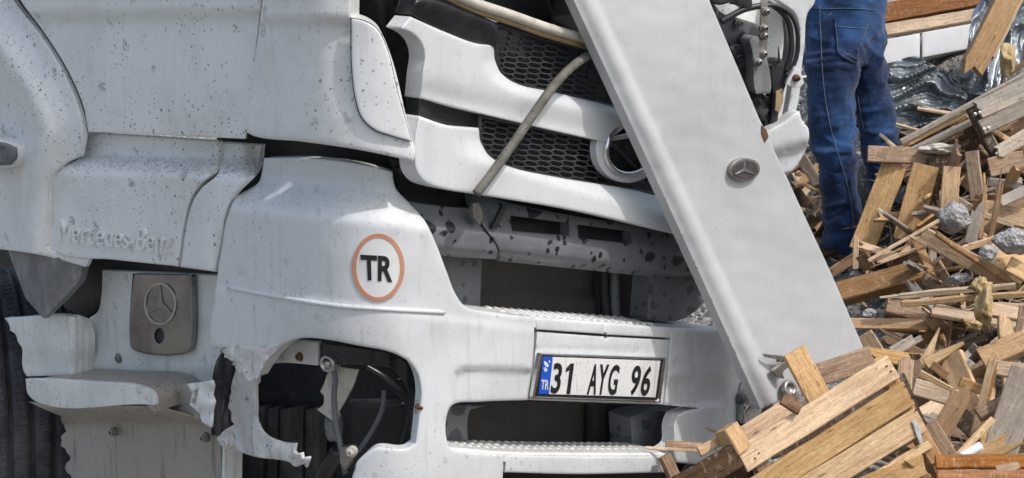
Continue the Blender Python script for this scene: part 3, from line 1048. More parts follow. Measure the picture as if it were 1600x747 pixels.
def plq(u0, u1):
    a, b = np.array((866., 567.)), np.array((1022., 572.))
    c, d = np.array((860., 615.)), np.array((1014., 619.))
    return [tuple(a + (b - a) * u0), tuple(a + (b - a) * u1), tuple(c + (d - c) * u1), tuple(c + (d - c) * u0)]


a_, b_, c_, d_ = [np.array(q) for q in plq(.125, .20)]
one = lambda u, w_: tuple(a_ * (1 - u) * (1 - w_) + b_ * u * (1 - w_) + c_ * u * w_ + d_ * (1 - u) * w_)
panel('plate_character', [one(.58, 0), one(1, 0), one(1, 1), one(.52, 1), one(.52, .22), one(.05, .30), one(.05, .16)], PP.off(.0012), M['ink'], plate, thick=.0011, r=0, grid=6, bpx=3, smooth=False)
for ch, u0, u1 in (('3', 0, .092), ('A', .37, .46), ('Y', .462, .555), ('G', .57, .665), ('9', .795, .885), ('6', .905, .995)):
    text('plate_character', ch, plq(u0, u1), PP, M['ink'], plate, off=.0012, bold=.022, thick=.0011)
text('strip_letters', 'TR', [(846.5, 593.5), (858, 594), (857, 609), (845, 608.5)], PP, M['plate'], plate, off=.0012, bold=.012, thick=.0011)
for q in ([(850, 564), (854, 566), (858, 572), (855, 574), (851, 570)], [(849, 575), (853, 574), (856, 579), (851, 581)], [(857, 563), (860, 564), (859, 568)]):
    panel('worn_print', q, PP.off(.0006), M['plate'], plate, thick=.001, r=0, grid=9, bpx=2)

# --- right end of the bumper
def rend_relief(x, y):
    p = np.stack([x, y], 1)
    o = -.10 * ss(1105, 1180, x) ** 2
    pk = inside(p, curve([(1048, 588), (1125, 591), (1134, 598), (1136, 634), (1044, 634)], 5))
    dp = polydist(p, [(1048, 588), (1125, 591), (1134, 598), (1136, 634)])
    return o - np.where(pk, .012 * ss(0, 6, dp), 0) - .03 * ss(640, 690, y) * 0


panel('bumper_end', [(1048, 513), (1100, 515), (1132, 515), (1146, 528), (1162, 565), (1175, 600), (1160, 640), (1150, 680), (1150, 730), (1040, 722), (1040, 702), (1050, 694), (1052, 665),
                     (1058, 648), (1075, 641), (1092, 638), (1037, 633)], PC, M['paint'], T, thick=.04, r=9, e=.016, relief=rend_relief, grid=7)
hl = panel('corner_lamp', [(1152, 660), (1156, 620), (1164, 596), (1172, 590), (1200, 600), (1215, 660), (1180, 690)], FRONT.off(-.02), M['gloss_black'], T, thick=.05, r=5, e=.01)
panel('lens', [(1156, 658), (1160, 622), (1167, 602), (1175, 598), (1190, 640), (1180, 665)], FRONT.off(-.005), M['glass'], hl, thick=.02, r=5, e=.01)
panel('lens_bezel', [(1159, 618), (1176, 615), (1190, 622), (1188, 632), (1172, 628), (1160, 632)], FRONT.off(.004), M['grey'], hl, thick=.02, r=3, e=.006)
panel('reflector', [(1164, 640), (1170, 632), (1180, 634), (1184, 650), (1176, 665), (1165, 664)], FRONT.off(.004), M['chrome'], hl, thick=.02, r=4, e=.006)

# --- lower opening
panel('radiator', [(715, 610), (945, 615), (945, 720), (715, 715)], FRONT.off(-.24), M['radiator'], T, thick=.02, r=0, grid=8, relief=lambda x, y: .006 * bump(y, 672, 3) + .006 * bump(y, 650, 2))
panel('cavity_bracket', [(690, 630), (760, 634), (735, 640), (731, 652), (733, 712), (690, 712)], FRONT.off(-.10), M['grey'], T, thick=.08, r=4, e=.006)
panel('cavity_bracket', [(985, 652), (1000, 645), (1070, 642), (1070, 715), (988, 708)], FRONT.off(-.10), M['grey'], T, thick=.08, r=5, e=.008)
panel('cavity_wall', [(925, 600), (1085, 600), (1085, 740), (925, 740)], FRONT.off(-.2), M['dark'], T, thick=.02, r=0, grid=14)
sh2 = shelf('step_tread', [(700, 699), (786, 706), (900, 708), (1045, 708)], FRONT.off(.018), .14, M['paint_step'])
studs([(715, 702), (786, 706), (900, 708), (1030, 708)], FRONT.off(.010), .05, .12, 3, .032, sh2, M['paint_step'])
panel('lower_bumper', [(791, 711), (900, 713), (1045, 713), (1045, 738), (900, 741), (788, 738)], FRONT.off(.02), M['paint'], T, thick=.03, r=6, e=.010, grid=7)
panel('underride_bar', [(735, 735), (1060, 735), (1060, 820), (735, 820)], FRONT.off(-.05), M['black'], T, thick=.02, r=0, grid=14)

# --- headlight hole contents
HL = BODY.off(-.07)
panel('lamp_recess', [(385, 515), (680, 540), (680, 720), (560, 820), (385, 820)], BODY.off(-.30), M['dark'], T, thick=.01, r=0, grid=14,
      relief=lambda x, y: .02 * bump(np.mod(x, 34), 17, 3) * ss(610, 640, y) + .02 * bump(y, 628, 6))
for a, b in ((352, 372), (378, 412), (418, 434), (438, 474), (478, 500)):
    panel('mudflap_rib', [(a, 640), (b, 634), (b - 2, 810), (a - 2, 810)], BODY.off(-.24), M['rubber'], T, thick=.03, r=4, e=.008, grid=8)
panel('lamp_bracket', [(418, 545), (445, 532), (498, 534), (497, 571), (440, 567), (414, 570)], BODY.off(-.045), M['paint_torn'], T, thick=.01, r=4, e=.006)
panel('lamp_frame', [(497, 535), (560, 543), (610, 552), (652, 580), (655, 640), (640, 698), (622, 696), (634, 660), (638, 610), (612, 574), (560, 570), (498, 570)],
      BODY.off(-.05), M['gloss_black'], T, thick=.03, r=5, e=.010, relief=lambda x, y: .006 * np.sin(x * .2))
pb = HL.P([(522, 564)])[0]; nb_ = normals(HL, [(522, 564)])[0]
lathe('lamp_socket', [(.022, 0), (.022, .03), (.019, .034), (.015, .034), (.015, .02), (.010, .02), (.008, .034), (.004, .036)], pb, nb_, M['steel'], T, 24, True)
panel('torn_bracket', [(514, 580), (520, 576), (560, 578), (553, 600), (540, 625), (520, 658), (495, 640), (505, 632), (506, 618), (500, 612), (506, 600)], BODY.off(-.11), M['cream'], T,
      thick=.006, r=3, e=.004, relief=lambda x, y: .02 * ss(530, 522, x + .1 * (y - 600)))
tube('wire', [HL.P([q])[0] for q in [(521, 574), (524, 595), (522, 620), (525, 660), (532, 697), (540, 740)]], .0075, M['wire'], T, 8, 5)
tube('wire', [BODY.off(-.1).P([q])[0] for q in [(600, 610), (597, 640), (582, 672), (560, 705)]], .0065, M['wire'], T, 8, 5)
tube('wire', [BODY.off(-.14).P([q])[0] for q in [(570, 572), (600, 590), (630, 620), (640, 628)]], .010, M['gloss_black'], T, 8, 5)
tube('wire', [BODY.off(-.09).P([q])[0] for q in [(622, 592), (636, 594), (637, 625), (628, 630), (640, 632)]], .002, M['steel'], T, 6, 5)
tube('drag_link', [BODY.off(-.15).P([q])[0] for q in [(548, 632), (580, 630), (620, 626), (640, 620)]], .014, M['dark'], T, 10, 5)
tube('stay_rod', [BODY.off(-.12).P([q])[0] for q in [(530, 705), (512, 730), (495, 770)]], .022, M['gloss_black'], T, 10, 4)
q0 = BODY.off(-.13).P([(516, 665)])[0]
lathe('pulley', [(.015, 0), (.040, 0), (.042, .004), (.037, .010), (.042, .016), (.040, .020), (.015, .020)], q0, normals(BODY, [(516, 665)])[0] * .25 + [1., 0, 0.1], M['gusset'], T, 28)
panel('rod_clevis', [(531, 699), (552, 698), (556, 712), (548, 722), (540, 735), (533, 728)], BODY.off(-.05), M['bolt'], T, thick=.02, r=3, e=.006)
bolt(549, 706, BODY.off(-.03), .009, M['cream'], T)
panel('clip', [(649, 628), (657, 624), (661, 632), (659, 652), (655, 660), (650, 645)], BODY.off(.012), M['steel'], T, thick=.006, r=2, e=.003)
bolt(655, 636, BODY.off(.016), .005, M['rust'], T)
panel('rubber_strip', [(342, 556), (352, 548), (364, 560), (362, 580), (352, 640), (345, 682), (330, 680), (330, 610)], BODY.off(-.05), M['black'], T, thick=.03, r=6, e=.012,
      relief=lambda x, y: .012 * np.sin(x * .35))
for (x, y, rr) in ((470, 557, .016), (413, 705, .018), (436, 712, .010)):
    bolt(x, y, BODY.off(-.047 if y < 600 else -.03), rr * .5, M['rust'], T)
bolt(356, 690, BODY.off(-.02), .012, M['paint_torn'], T)

# --- entry step on the left
SW = SIDE.off(-.13)
step_wall = panel('step_wall', [(160, 422), (345, 430), (345, 600), (240, 598), (136, 585), (134, 505), (140, 496), (152, 488), (158, 466)], SW, M['paint_step'], T, thick=.02, r=6, e=.010,
                  relief=lambda x, y: .02 * ss(150, 136, x) - .012 * ss(575, 590, y), grid=8)
panel('step_wing', [(7, 497), (128, 499), (134, 505), (137, 586), (42, 588)] + torn((42, 588), (30, 536), 4, 5, 4) + [(28, 534)] + torn((28, 534), (7, 497), 4, 4, 6),
      SIDE.off(-.05), M['paint_step'], T, thick=.02, r=5, e=.008, relief=lambda x, y: -.05 * ss(112, 134, x) + .01 * ss(70, 40, y - 500))
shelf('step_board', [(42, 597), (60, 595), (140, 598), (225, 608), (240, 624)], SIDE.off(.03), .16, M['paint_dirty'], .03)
panel('step_lip', [(40, 592), (62, 592), (140, 596), (226, 606), (238, 614), (243, 633), (225, 632), (62, 630), (44, 616)], SIDE.off(.035), M['paint_step'], T, thick=.012, r=2, e=.003, grid=6)
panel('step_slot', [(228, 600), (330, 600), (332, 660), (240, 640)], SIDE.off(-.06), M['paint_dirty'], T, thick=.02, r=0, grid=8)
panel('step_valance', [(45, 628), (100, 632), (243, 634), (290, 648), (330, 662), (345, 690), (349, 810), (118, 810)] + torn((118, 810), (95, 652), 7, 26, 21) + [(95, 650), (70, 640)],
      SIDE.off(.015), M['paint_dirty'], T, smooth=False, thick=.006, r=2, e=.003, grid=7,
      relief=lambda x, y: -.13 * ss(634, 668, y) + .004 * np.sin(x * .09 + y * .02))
panel('torn_flap', [(292, 600), (310, 598), (331, 594)] + torn((331, 594), (334, 655), 3, 5, 31) + [(330, 668), (322, 664)] + torn((322, 664), (288, 622), 4, 5, 32) + [(300, 614)],
      SIDE.off(.04), M['paint_step'], T, thick=.006, r=3, e=.004, holes=[[(302, 612), (310, 606), (308, 620), (304, 634), (298, 628), (304, 620)]], smooth=False,
      relief=lambda x, y: .014 * fno(x, y, .05, 4) + .006 * fno(x, y, .14, 8))
emb = panel('emblem_plate', [(207, 428), (300, 430), (299, 540), (296, 549), (286, 553), (214, 549), (205, 543), (203, 534)], SW.off(.022), M['mirror'], T,
            holes=[ell(249, 525, 7.5, 12, 0, 16)], thick=.012, r=3, e=.004, grid=8, bpx=4)
EM = SW.off(.0255)
panel('emblem_ring', ell(250, 475, 25, 33, 0, 40), EM, M['steel'], emb, holes=[ell(250, 475, 22.5, 30, 0, 40)], thick=.003, r=1, e=.001, grid=12, bpx=3)
star = []
for k in range(3):
    t = R(-90 + 120 * k)
    star.append((250 + 22.5 * math.cos(t), 475 + 30 * math.sin(t)))
    t = R(-30 + 120 * k)
    star.append((250 + 4.5 * math.cos(t), 475 + 6 * math.sin(t)))
panel('emblem_star', star, EM, M['bolt'], emb, thick=.004, r=3, e=.003, grid=6, bpx=4, smooth=False)
panel('keyhole', ell(249, 525, 9.5, 14, 0, 20), SW.off(.014), M['dark'], emb, thick=.004, r=0, grid=9, bpx=3)
bolt(186, 560, SW.off(.0), .010, M['bolt'], T, h=.008)
VAL = SIDE.off(-.115)
bolt(177, 675, VAL.off(.02), .009, M['bolt'], T, h=.010)
bolt(320, 684, VAL.off(.03), .009, M['bolt'], T, h=.010)
panel('valance_edge', [(348, 690), (352, 690), (350, 810), (345, 810)], SIDE.off(-.09), M['paint_step'], T, thick=.06, r=1, e=.002)
panel('gusset', [(12, 390), (70, 399), (133, 408), (124, 440), (97, 470), (68, 498), (40, 466)], SIDE.off(.0), M['gusset'], T, thick=.02, r=3, e=.004, smooth=False,
      relief=lambda x, y: .07 * np.maximum(1 - np.abs(x - 72) / np.where(x < 72, 55., 90.), 0) - .05, grid=6)
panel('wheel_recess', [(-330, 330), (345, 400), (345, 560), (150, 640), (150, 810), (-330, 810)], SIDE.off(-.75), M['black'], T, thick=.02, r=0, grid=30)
panel('inner_guard', [(96, 400), (345, 415), (345, 440), (172, 424), (160, 470), (146, 490), (128, 496), (100, 480)], SIDE.off(-.15), M['black'], T, thick=.01, r=4, e=.01, grid=9)

panel('mudflap', [(90, 480), (240, 500), (240, 810), (90, 810)], SIDE.off(-.62), M['black'], T, thick=.02, r=0, grid=20)

# --- unseen block added above the frame, so no daylight falls in behind the panels
px_ = np.array([(x, -66.) for x in np.linspace(-110, 1112, 40)])
ft = BODY.off(.04).P(px_)
bk = ft + np.array([.07, 1.5, 0]); bk[:, 1] = np.maximum(bk[:, 1], 6.2)
V = list(ft) + list(bk) + list(ft + [0, 0.1, .7]) + list(bk + [0, 0, .7])
n_ = len(ft)
FF = []
for i in range(n_ - 1):
    FF += [(i, i + 1, n_ + i + 1, n_ + i), (2 * n_ + i, 3 * n_ + i, 3 * n_ + i + 1, 2 * n_ + i + 1), (i, 2 * n_ + i, 2 * n_ + i + 1, i + 1), (n_ + i, n_ + i + 1, 3 * n_ + i + 1, 3 * n_ + i)]
FF += [(0, n_, 3 * n_, 2 * n_), (n_ - 1, 3 * n_ - 1, 4 * n_ - 1, 2 * n_ - 1)]
mesh('cab_light_block', V, FF, M['paint'], T)

# --- tyre behind the step
wa = np.array([1.0, .42, -.06]); wa /= np.linalg.norm(wa)
prof = [(.33, -.15), (.45, -.17), (.505, -.165)]
for k in range(5):
    a = -.155 + k * .064
    prof += [(.52, a), (.523, a + .026), (.52, a + .048), (.498, a + .051), (.498, a + .061)]
prof = prof[:-2] + [(.505, .165), (.45, .17), (.33, .15)]
wc = Pt(34, 660, 5.98)
tyre = lathe('front_tyre', prof, wc, wa, M['rubber'], T, 72)
lathe('rim', [(.10, -.10), (.33, -.145), (.335, -.12), (.335, .12), (.33, .145), (.10, .10)], wc, wa, M['bolt'], tyre, 40)
# tread sipes
V, FF = [], []
ca = np.cross(wa, [0, 0, 1.]); ca /= np.linalg.norm(ca)
cb = np.cross(ca, wa)
for k in range(5):
    for j in range(130):
        t = j / 130 * 2 * math.pi
        if math.cos(t) > .35 and False:
            continue
        a = -.155 + k * .064
        rd = ca * math.cos(t) + cb * math.sin(t)
        td = -ca * math.sin(t) + cb * math.cos(t)
        c = wc + rd * .5215 + wa * (a + .024)
        k0 = len(V)
        jit = random.uniform(.6, 1)
        for (u, w_, h) in ((-1, -1, 0), (1, -1, 0), (1, 1, 0), (-1, 1, 0), (-.8, -.7, 1), (.8, -.7, 1), (.8, .7, 1), (-.8, .7, 1)):
            V.append(c + wa * u * .020 * jit + td * (w_ * .008 + u * .004) + rd * (h * .005 - .002))
        FF += [(k0 + 4, k0 + 5, k0 + 6, k0 + 7), (k0, k0 + 1, k0 + 5, k0 + 4), (k0 + 1, k0 + 2, k0 + 6, k0 + 5), (k0 + 2, k0 + 3, k0 + 7, k0 + 6), (k0 + 3, k0, k0 + 4, k0 + 7)]
tag(mesh('tread_block', V, FF, M['rubber'], tyre), kind='stuff')

# --- exposed right corner of the cab
RC = Plane(Pt(1180, 130, 5.6), (.30, -.95, 0))
panel('inner_panel', [(1090, -70), (1262, -70), (1262, 10), (1250, 60), (1246, 130), (1240, 200), (1190, 222), (1140, 160), (1090, 60)], RC.off(-.10), M['paint_step'], T,
      thick=.02, r=6, e=.01, relief=lambda x, y: .03 * np.sin(x * .05) * ss(0, 60, y))
panel('hinge_housing', [(1100, -20), (1128, 20), (1150, 27), (1192, 40), (1190, 62), (1172, 66), (1180, 120), (1192, 195), (1170, 190), (1130, 110), (1095, 30)], RC.off(-.05), M['grey'], T,
      thick=.03, r=5, e=.008, relief=lambda x, y: -.02 * ss(60, 75, y))
panel('dark_bracket', [(1140, 72), (1172, 68), (1180, 130), (1195, 150), (1212, 150), (1206, 195), (1196, 200), (1160, 140)], RC.off(-.02), M['dark'], T, thick=.03, r=5, e=.01,
      relief=lambda x, y: .015 * np.sin(x * .4) * np.sin(y * .3))
panel('grey_bracket', [(1171, 64), (1178, 56), (1186, 58), (1192, 72), (1205, 138), (1203, 146), (1182, 147), (1178, 136), (1176, 90)], RC.off(.03), M['gusset'], T, thick=.07, r=4, e=.01,
      relief=lambda x, y: .012 * ss(1184, 1178, x))
panel('hinge_strap', [(1190, -10), (1200, -10), (1200, 40), (1197, 92), (1189, 92), (1188, 40)], RC.off(.02), M['steel'], T, thick=.006, r=2, e=.003)
for x, y in ((1196, 18), (1193, 44), (1193, 56), (1192, 84), (1154, 36), (1184, 97)):
    bolt(x, y, RC.off(.026 if x > 1160 else -.04) if y != 97 else RC.off(.045), .009, M['bolt'], T, h=.018)
panel('black_actuator', [(1210, 92), (1222, 92), (1231, 108), (1232, 120), (1226, 138), (1219, 165), (1214, 193), (1203, 192), (1207, 150), (1205, 112)], RC.off(.0), M['black'], T, thick=.05, r=5, e=.014)
tube('cable', [RC.off(.01).P([q])[0] for q in [(1127, 34), (1140, 26), (1165, 14), (1195, 8)]], .010, M['black'], T, 8, 6)
tube('cable', [RC.off(.01).P([q])[0] for q in [(1195, 8), (1216, 10), (1236, 24), (1246, 50), (1246, 82), (1238, 106), (1228, 118)]], .007, M['black'], T, 8, 6)
tube('cable', [RC.off(.0).P([q])[0] for q in [(1200, 4), (1222, 20), (1234, 42), (1236, 80), (1228, 112)]], .009, M['black'], T, 8, 6)
tube('cable', [RC.off(-.03).P([q])[0] for q in [(1226, 28), (1229, 60), (1225, 100), (1220, 120)]], .009, M['gusset'], T, 8, 6)
tube('cable', [RC.off(-.02).P([q])[0] for q in [(1150, 92), (1160, 86), (1166, 96), (1164, 120)]], .006, M['black'], T, 8, 6)
tube('cable', [RC.off(-.01).P([q])[0] for q in [(1190, 96), (1202, 102), (1212, 104)]], .005, M['black'], T, 8, 6)
tube('cable_spike', [RC.off(.01).P([q])[0] for q in [(1217, 98), (1217, 84), (1216, 72)]], lambda t: .006 - .005 * t, M['black'], T, 6, 3)
panel('connector', [(1150, -14), (1174, -12), (1176, 14), (1168, 18), (1160, 10), (1150, 8)], RC.off(.02), M['black'], T, thick=.05, r=4, e=.01)
panel('connector', [(1105, -20), (1146, -20), (1140, 4), (1124, 8), (1108, 4)], RC.off(.02), M['dark'], T, thick=.05, r=6, e=.016)
panel('yellow_tag', [(1213, 143), (1224, 138), (1223, 160), (1218, 175), (1211, 173)], RC.off(.012), M['tan'], T, thick=.008, r=2, e=.003)
panel('frame_edge', [(1241, 20), (1225, 8), (1212, 0), (1218, -30), (1276, -30), (1272, 6), (1262, 20), (1257, 70), (1252, 110), (1246, 165), (1238, 185), (1226, 196), (1234, 150), (1242, 100), (1249, 60), (1247, 34)],
      RC.off(-.02), M['paint'], T, thick=.03, r=4, e=.01)
hb = panel('hook_plate', [(1228, 131), (1243, 104), (1247, 106), (1254, 122), (1256, 130), (1249, 138), (1240, 137)], RC.off(.03), M['paint'], T, thick=.012, r=3, e=.004)
bolt(1244, 122, RC.off(.034), .008, M['rust'], T, h=.016)
tube('hook_pin', [RC.off(.02).P([q])[0] for q in [(1250, 122), (1256, 121), (1259, 121)]], .008, M['bolt'], T, 8, 2)
panel('lower_fairing', [(1196, 206), (1205, 201), (1225, 190), (1240, 178), (1249, 174), (1254, 190), (1263, 201), (1262, 225), (1252, 248), (1236, 268), (1210, 272), (1195, 240)], RC.off(.04), M['paint'], T,
      thick=.05, r=6, e=.014, relief=lambda x, y: .03 * ss(225, 245, y - .3 * (1230 - x)) * -1)

# ------------------------------------------------------------------ detached white panel leaning across the front
PN = Plane(Pt(1130, 300, 4.80), (.60, -.80, 0.0))
lp = empty('fallen_panel', tuple(float(a) for a in PN.P([(1270, 650)])[0]), 'long white sheet metal panel leaning diagonally across the truck front, round star badge on it', 'panel')


def pn_relief(x, y):
    # distance right of the left edge
    ex = 896 + (x * 0 + (y - 0) * (1190 - 896) / 640)
    s = (x - ex) * .91
    return .013 * (1 - ss(24, 36, s)) + .006 * np.sin(y * .012) + .004 * fno(x, y, .011, 3) + .0015 * fno(x, y, .035, 7) - .006 * bump(np.hypot(x - 1080, y - 250), 0, 60) - .012 * ss(20, 0, s)


sheet = panel('sheet', [(868, -70), (898, 5), (1000, 226), (1100, 444), (1188, 640), (1262, 606), (1353, 553), (1300, 430), (1199, 212), (1186, 185), (1112, 10), (1078, -70)],
              PN, M['paint_clean'], lp, thick=.035, r=2.5, e=.005, relief=pn_relief, grid=4.5, smooth=False)
bd = panel('badge', ell(1164, 265, 23.5, 18, R(-8), 36), PN.off(.012), M['bolt'], lp, thick=.012, r=3, e=.004, grid=6, bpx=3)
panel('badge_face', ell(1164, 265, 20, 15, R(-8), 36), PN.off(.0135), M['badge'], bd, thick=.003, r=2, e=.002, grid=6, bpx=3)
star = []
for k in range(3):
    t = R(-90 + 120 * k)
    star.append((1164 + 19 * math.cos(t) * .98, 266 + 14.0 * math.sin(t)))
    t = R(-30 + 120 * k)
    star.append((1164 + 3 * math.cos(t), 266 + 2.2 * math.sin(t)))
panel('badge_star', star, PN.off(.0165), M['bolt'], bd, thick=.003, r=1, e=.001, grid=6, bpx=3, smooth=False)
panel('latch', [(1193, 553), (1232, 557), (1235, 564), (1215, 566), (1225, 572), (1238, 570), (1222, 588), (1212, 586), (1208, 578), (1228, 566), (1195, 556)][:4] + [(1216, 562), (1196, 558)], PN.off(.03), M['bolt'], lp, thick=.006, r=1, e=.001, smooth=False)
panel('latch', [(1206, 580), (1230, 562), (1236, 570), (1222, 582), (1226, 592), (1216, 590)], PN.off(.03), M['bolt'], lp, thick=.01, r=2, e=.003, smooth=False)
q0 = PN.off(.02).P([(1230, 608)])[0]
lathe('catch_ring', [(.012, 0), (.024, 0), (.026, .008), (.022, .016), (.014, .016), (.012, .008)], q0, PN.n + [0, 0, .4], M['bolt'], lp, 20)
panel('scuffed_corner', [(1190, 196), (1197, 202), (1201, 214), (1196, 222), (1190, 208)], PN.off(.006), M['rust'], lp, thick=.004, r=1, e=.001)

# ------------------------------------------------------------------ loose weatherstrip over the grille
HS = FRONT.off(.085)
hose = tube('weatherstrip', [FRONT.off(o_).P([(a_, b_)])[0] for a_, b_, o_ in [(965, 74, -.02), (930, 82, .03), (898, 101, .06), (868, 131, .08), (838, 172, .085), (803, 223, .085), (768, 272, .08), (744, 303, .07)]], .0115, M['hose'], None, 10, 6)
tag(hose, 'khaki rubber weatherstrip hanging loose across the truck grille', 'weatherstrip')

# ------------------------------------------------------------------ boards
def plank_mesh(name, L, w, t, j1=0., j2=0., tp=1.0, seed=0, sides=4):
    """board along local X; ends ragged by j1/j2 metres, width tapering to tp at the far end"""
    rg = random.Random(seed * 31 + 7)
    K, n = sides, max(3, int(L / .07))
    bow = rg.uniform(-.012, .012) * L * 2
    e1 = [rg.uniform(0, j1) for _ in range(K + 1)]
    e2 = [rg.uniform(0, j2) for _ in range(K + 1)]
    if j1 > .02: e1[rg.randrange(K + 1)] = -j1 * .4
    if j2 > .02: e2[rg.randrange(K + 1)] = -j2 * .4
    bv = min(t * .22, .003)
    V, FF = [], []
    wob = [(rg.uniform(-.5, .5) * .003, rg.uniform(-.5, .5) * .003) for _ in range(n + 1)]
    ring = [(-1, -1, 0), ] 
    # cross-section: top columns (inset by the bevel), side bevels, bottom columns
    def section(fr):
        s = []
        ww = w * (1 + (tp - 1) * fr)
        for k in range(K + 1):
            u = -ww / 2 + ww * k / K
            if k == 0: u += bv
            if k == K: u -= bv
            s.append((u, t / 2, k))
        s.append((ww / 2, t / 2 - bv, K)); s.append((ww / 2, -t / 2 + bv, K))
        for k in range(K, -1, -1):
            u = -ww / 2 + ww * k / K
            if k == 0: u += bv
            if k == K: u -= bv
            s.append((u, -t / 2, k))
        s.append((-ww / 2, -t / 2 + bv, 0)); s.append((-ww / 2, t / 2 - bv, 0))
        return s
    for i in range(n + 1):
        fr = i / n
        sec = section(fr)
        for (u, z, k) in sec:
            x0, x1 = -L / 2 + e1[k], L / 2 - e2[k]
            zz = z + bow * (fr - .5) ** 2 * 4 - bow * .4
            V.append((x0 + (x1 - x0) * fr, u + wob[i][0] * (1 if u > 0 else .6), zz + wob[i][1] * .4))
    m = len(sec)
    for i in range(n):
        for s in range(m):
            s2 = (s + 1) % m
            FF.append((i * m + s, i * m + s2, (i + 1) * m + s2, (i + 1) * m + s))
    # caps: strips between top and bottom columns
    def cap(o, flip):
        top = [o + k for k in range(K + 1)]
        bot = [o + K + 3 + (K - k) for k in range(K + 1)]
        fs = [(top[k], top[k + 1], bot[k + 1], bot[k]) for k in range(K)]
        fs += [(top[K], o + K + 1, o + K + 2, bot[K]), (top[0], bot[0], o + 2 * K + 4, o + 2 * K + 5)]
        return [q[::-1] for q in fs] if flip else fs
    FF += cap(0, False) + cap(n * m, True)
    me = bpy.data.meshes.new(name)
    me.from_pydata(V, [], FF)
    me.update()
    return me


def frame(P1, P2, face, roll=0.0):
    x = P2 - P1
    L = np.linalg.norm(x); x /= L
    z = face - x * (face @ x)
    z /= np.linalg.norm(z)
    y = np.cross(z, x)
    c, s = math.cos(R(roll)), math.sin(R(roll))
    y, z = y * c + z * s, z * c - y * s
    m = Matrix(((x[0], y[0], z[0], 0), (x[1], y[1], z[1], 0), (x[2], y[2], z[2], 0), (0, 0, 0, 1)))
    return m, L


def plank(name, P1, P2, w, t, mat, face=None, roll=0., j1=0., j2=0., tp=1., parent=None, label=None, cat=None, group=None):
    P1, P2 = np.array(P1, float), np.array(P2, float)
    mid = (P1 + P2) / 2
    if face is None:
        face = C0 - mid
    m, L = frame(P1, P2, np.array(face, float), roll)
    plank.k += 1
    me = plank_mesh(name, L, w, t, j1, j2, tp, plank.k)
    me.materials.append(mat)
    o = bpy.data.objects.new(name, me)
    COL.objects.link(o)
    loc = Vector(mid)
    if parent is not None:
        o.parent = parent
        loc = loc - np_loc(parent)
    o.matrix_local = Matrix.Translation(loc) @ m
    if label:
        tag(o, label, cat, group)
    return o


plank.k = 0


def pp(name, x1, y1, x2, y2, wpx, tpx, lift, mat, label, roll=0, j1=0., j2=0., tp=1., dl=0.0, cat='plank'):
    """a board whose ends stand on the pile: lift = metres in front of the pile surface at its middle"""
    xm, ym = (x1 + x2) / 2, (y1 + y2) / 2
    dm = ghit(xm, ym) - lift
    d1, d2 = dm - dl, dm + dl
    s = dm / F
    return plank(name, Pt(x1, y1, d1), Pt(x2, y2, d2), wpx * s, max(tpx * s, .006), M[mat], None, roll, j1, j2, tp, None, label, cat)


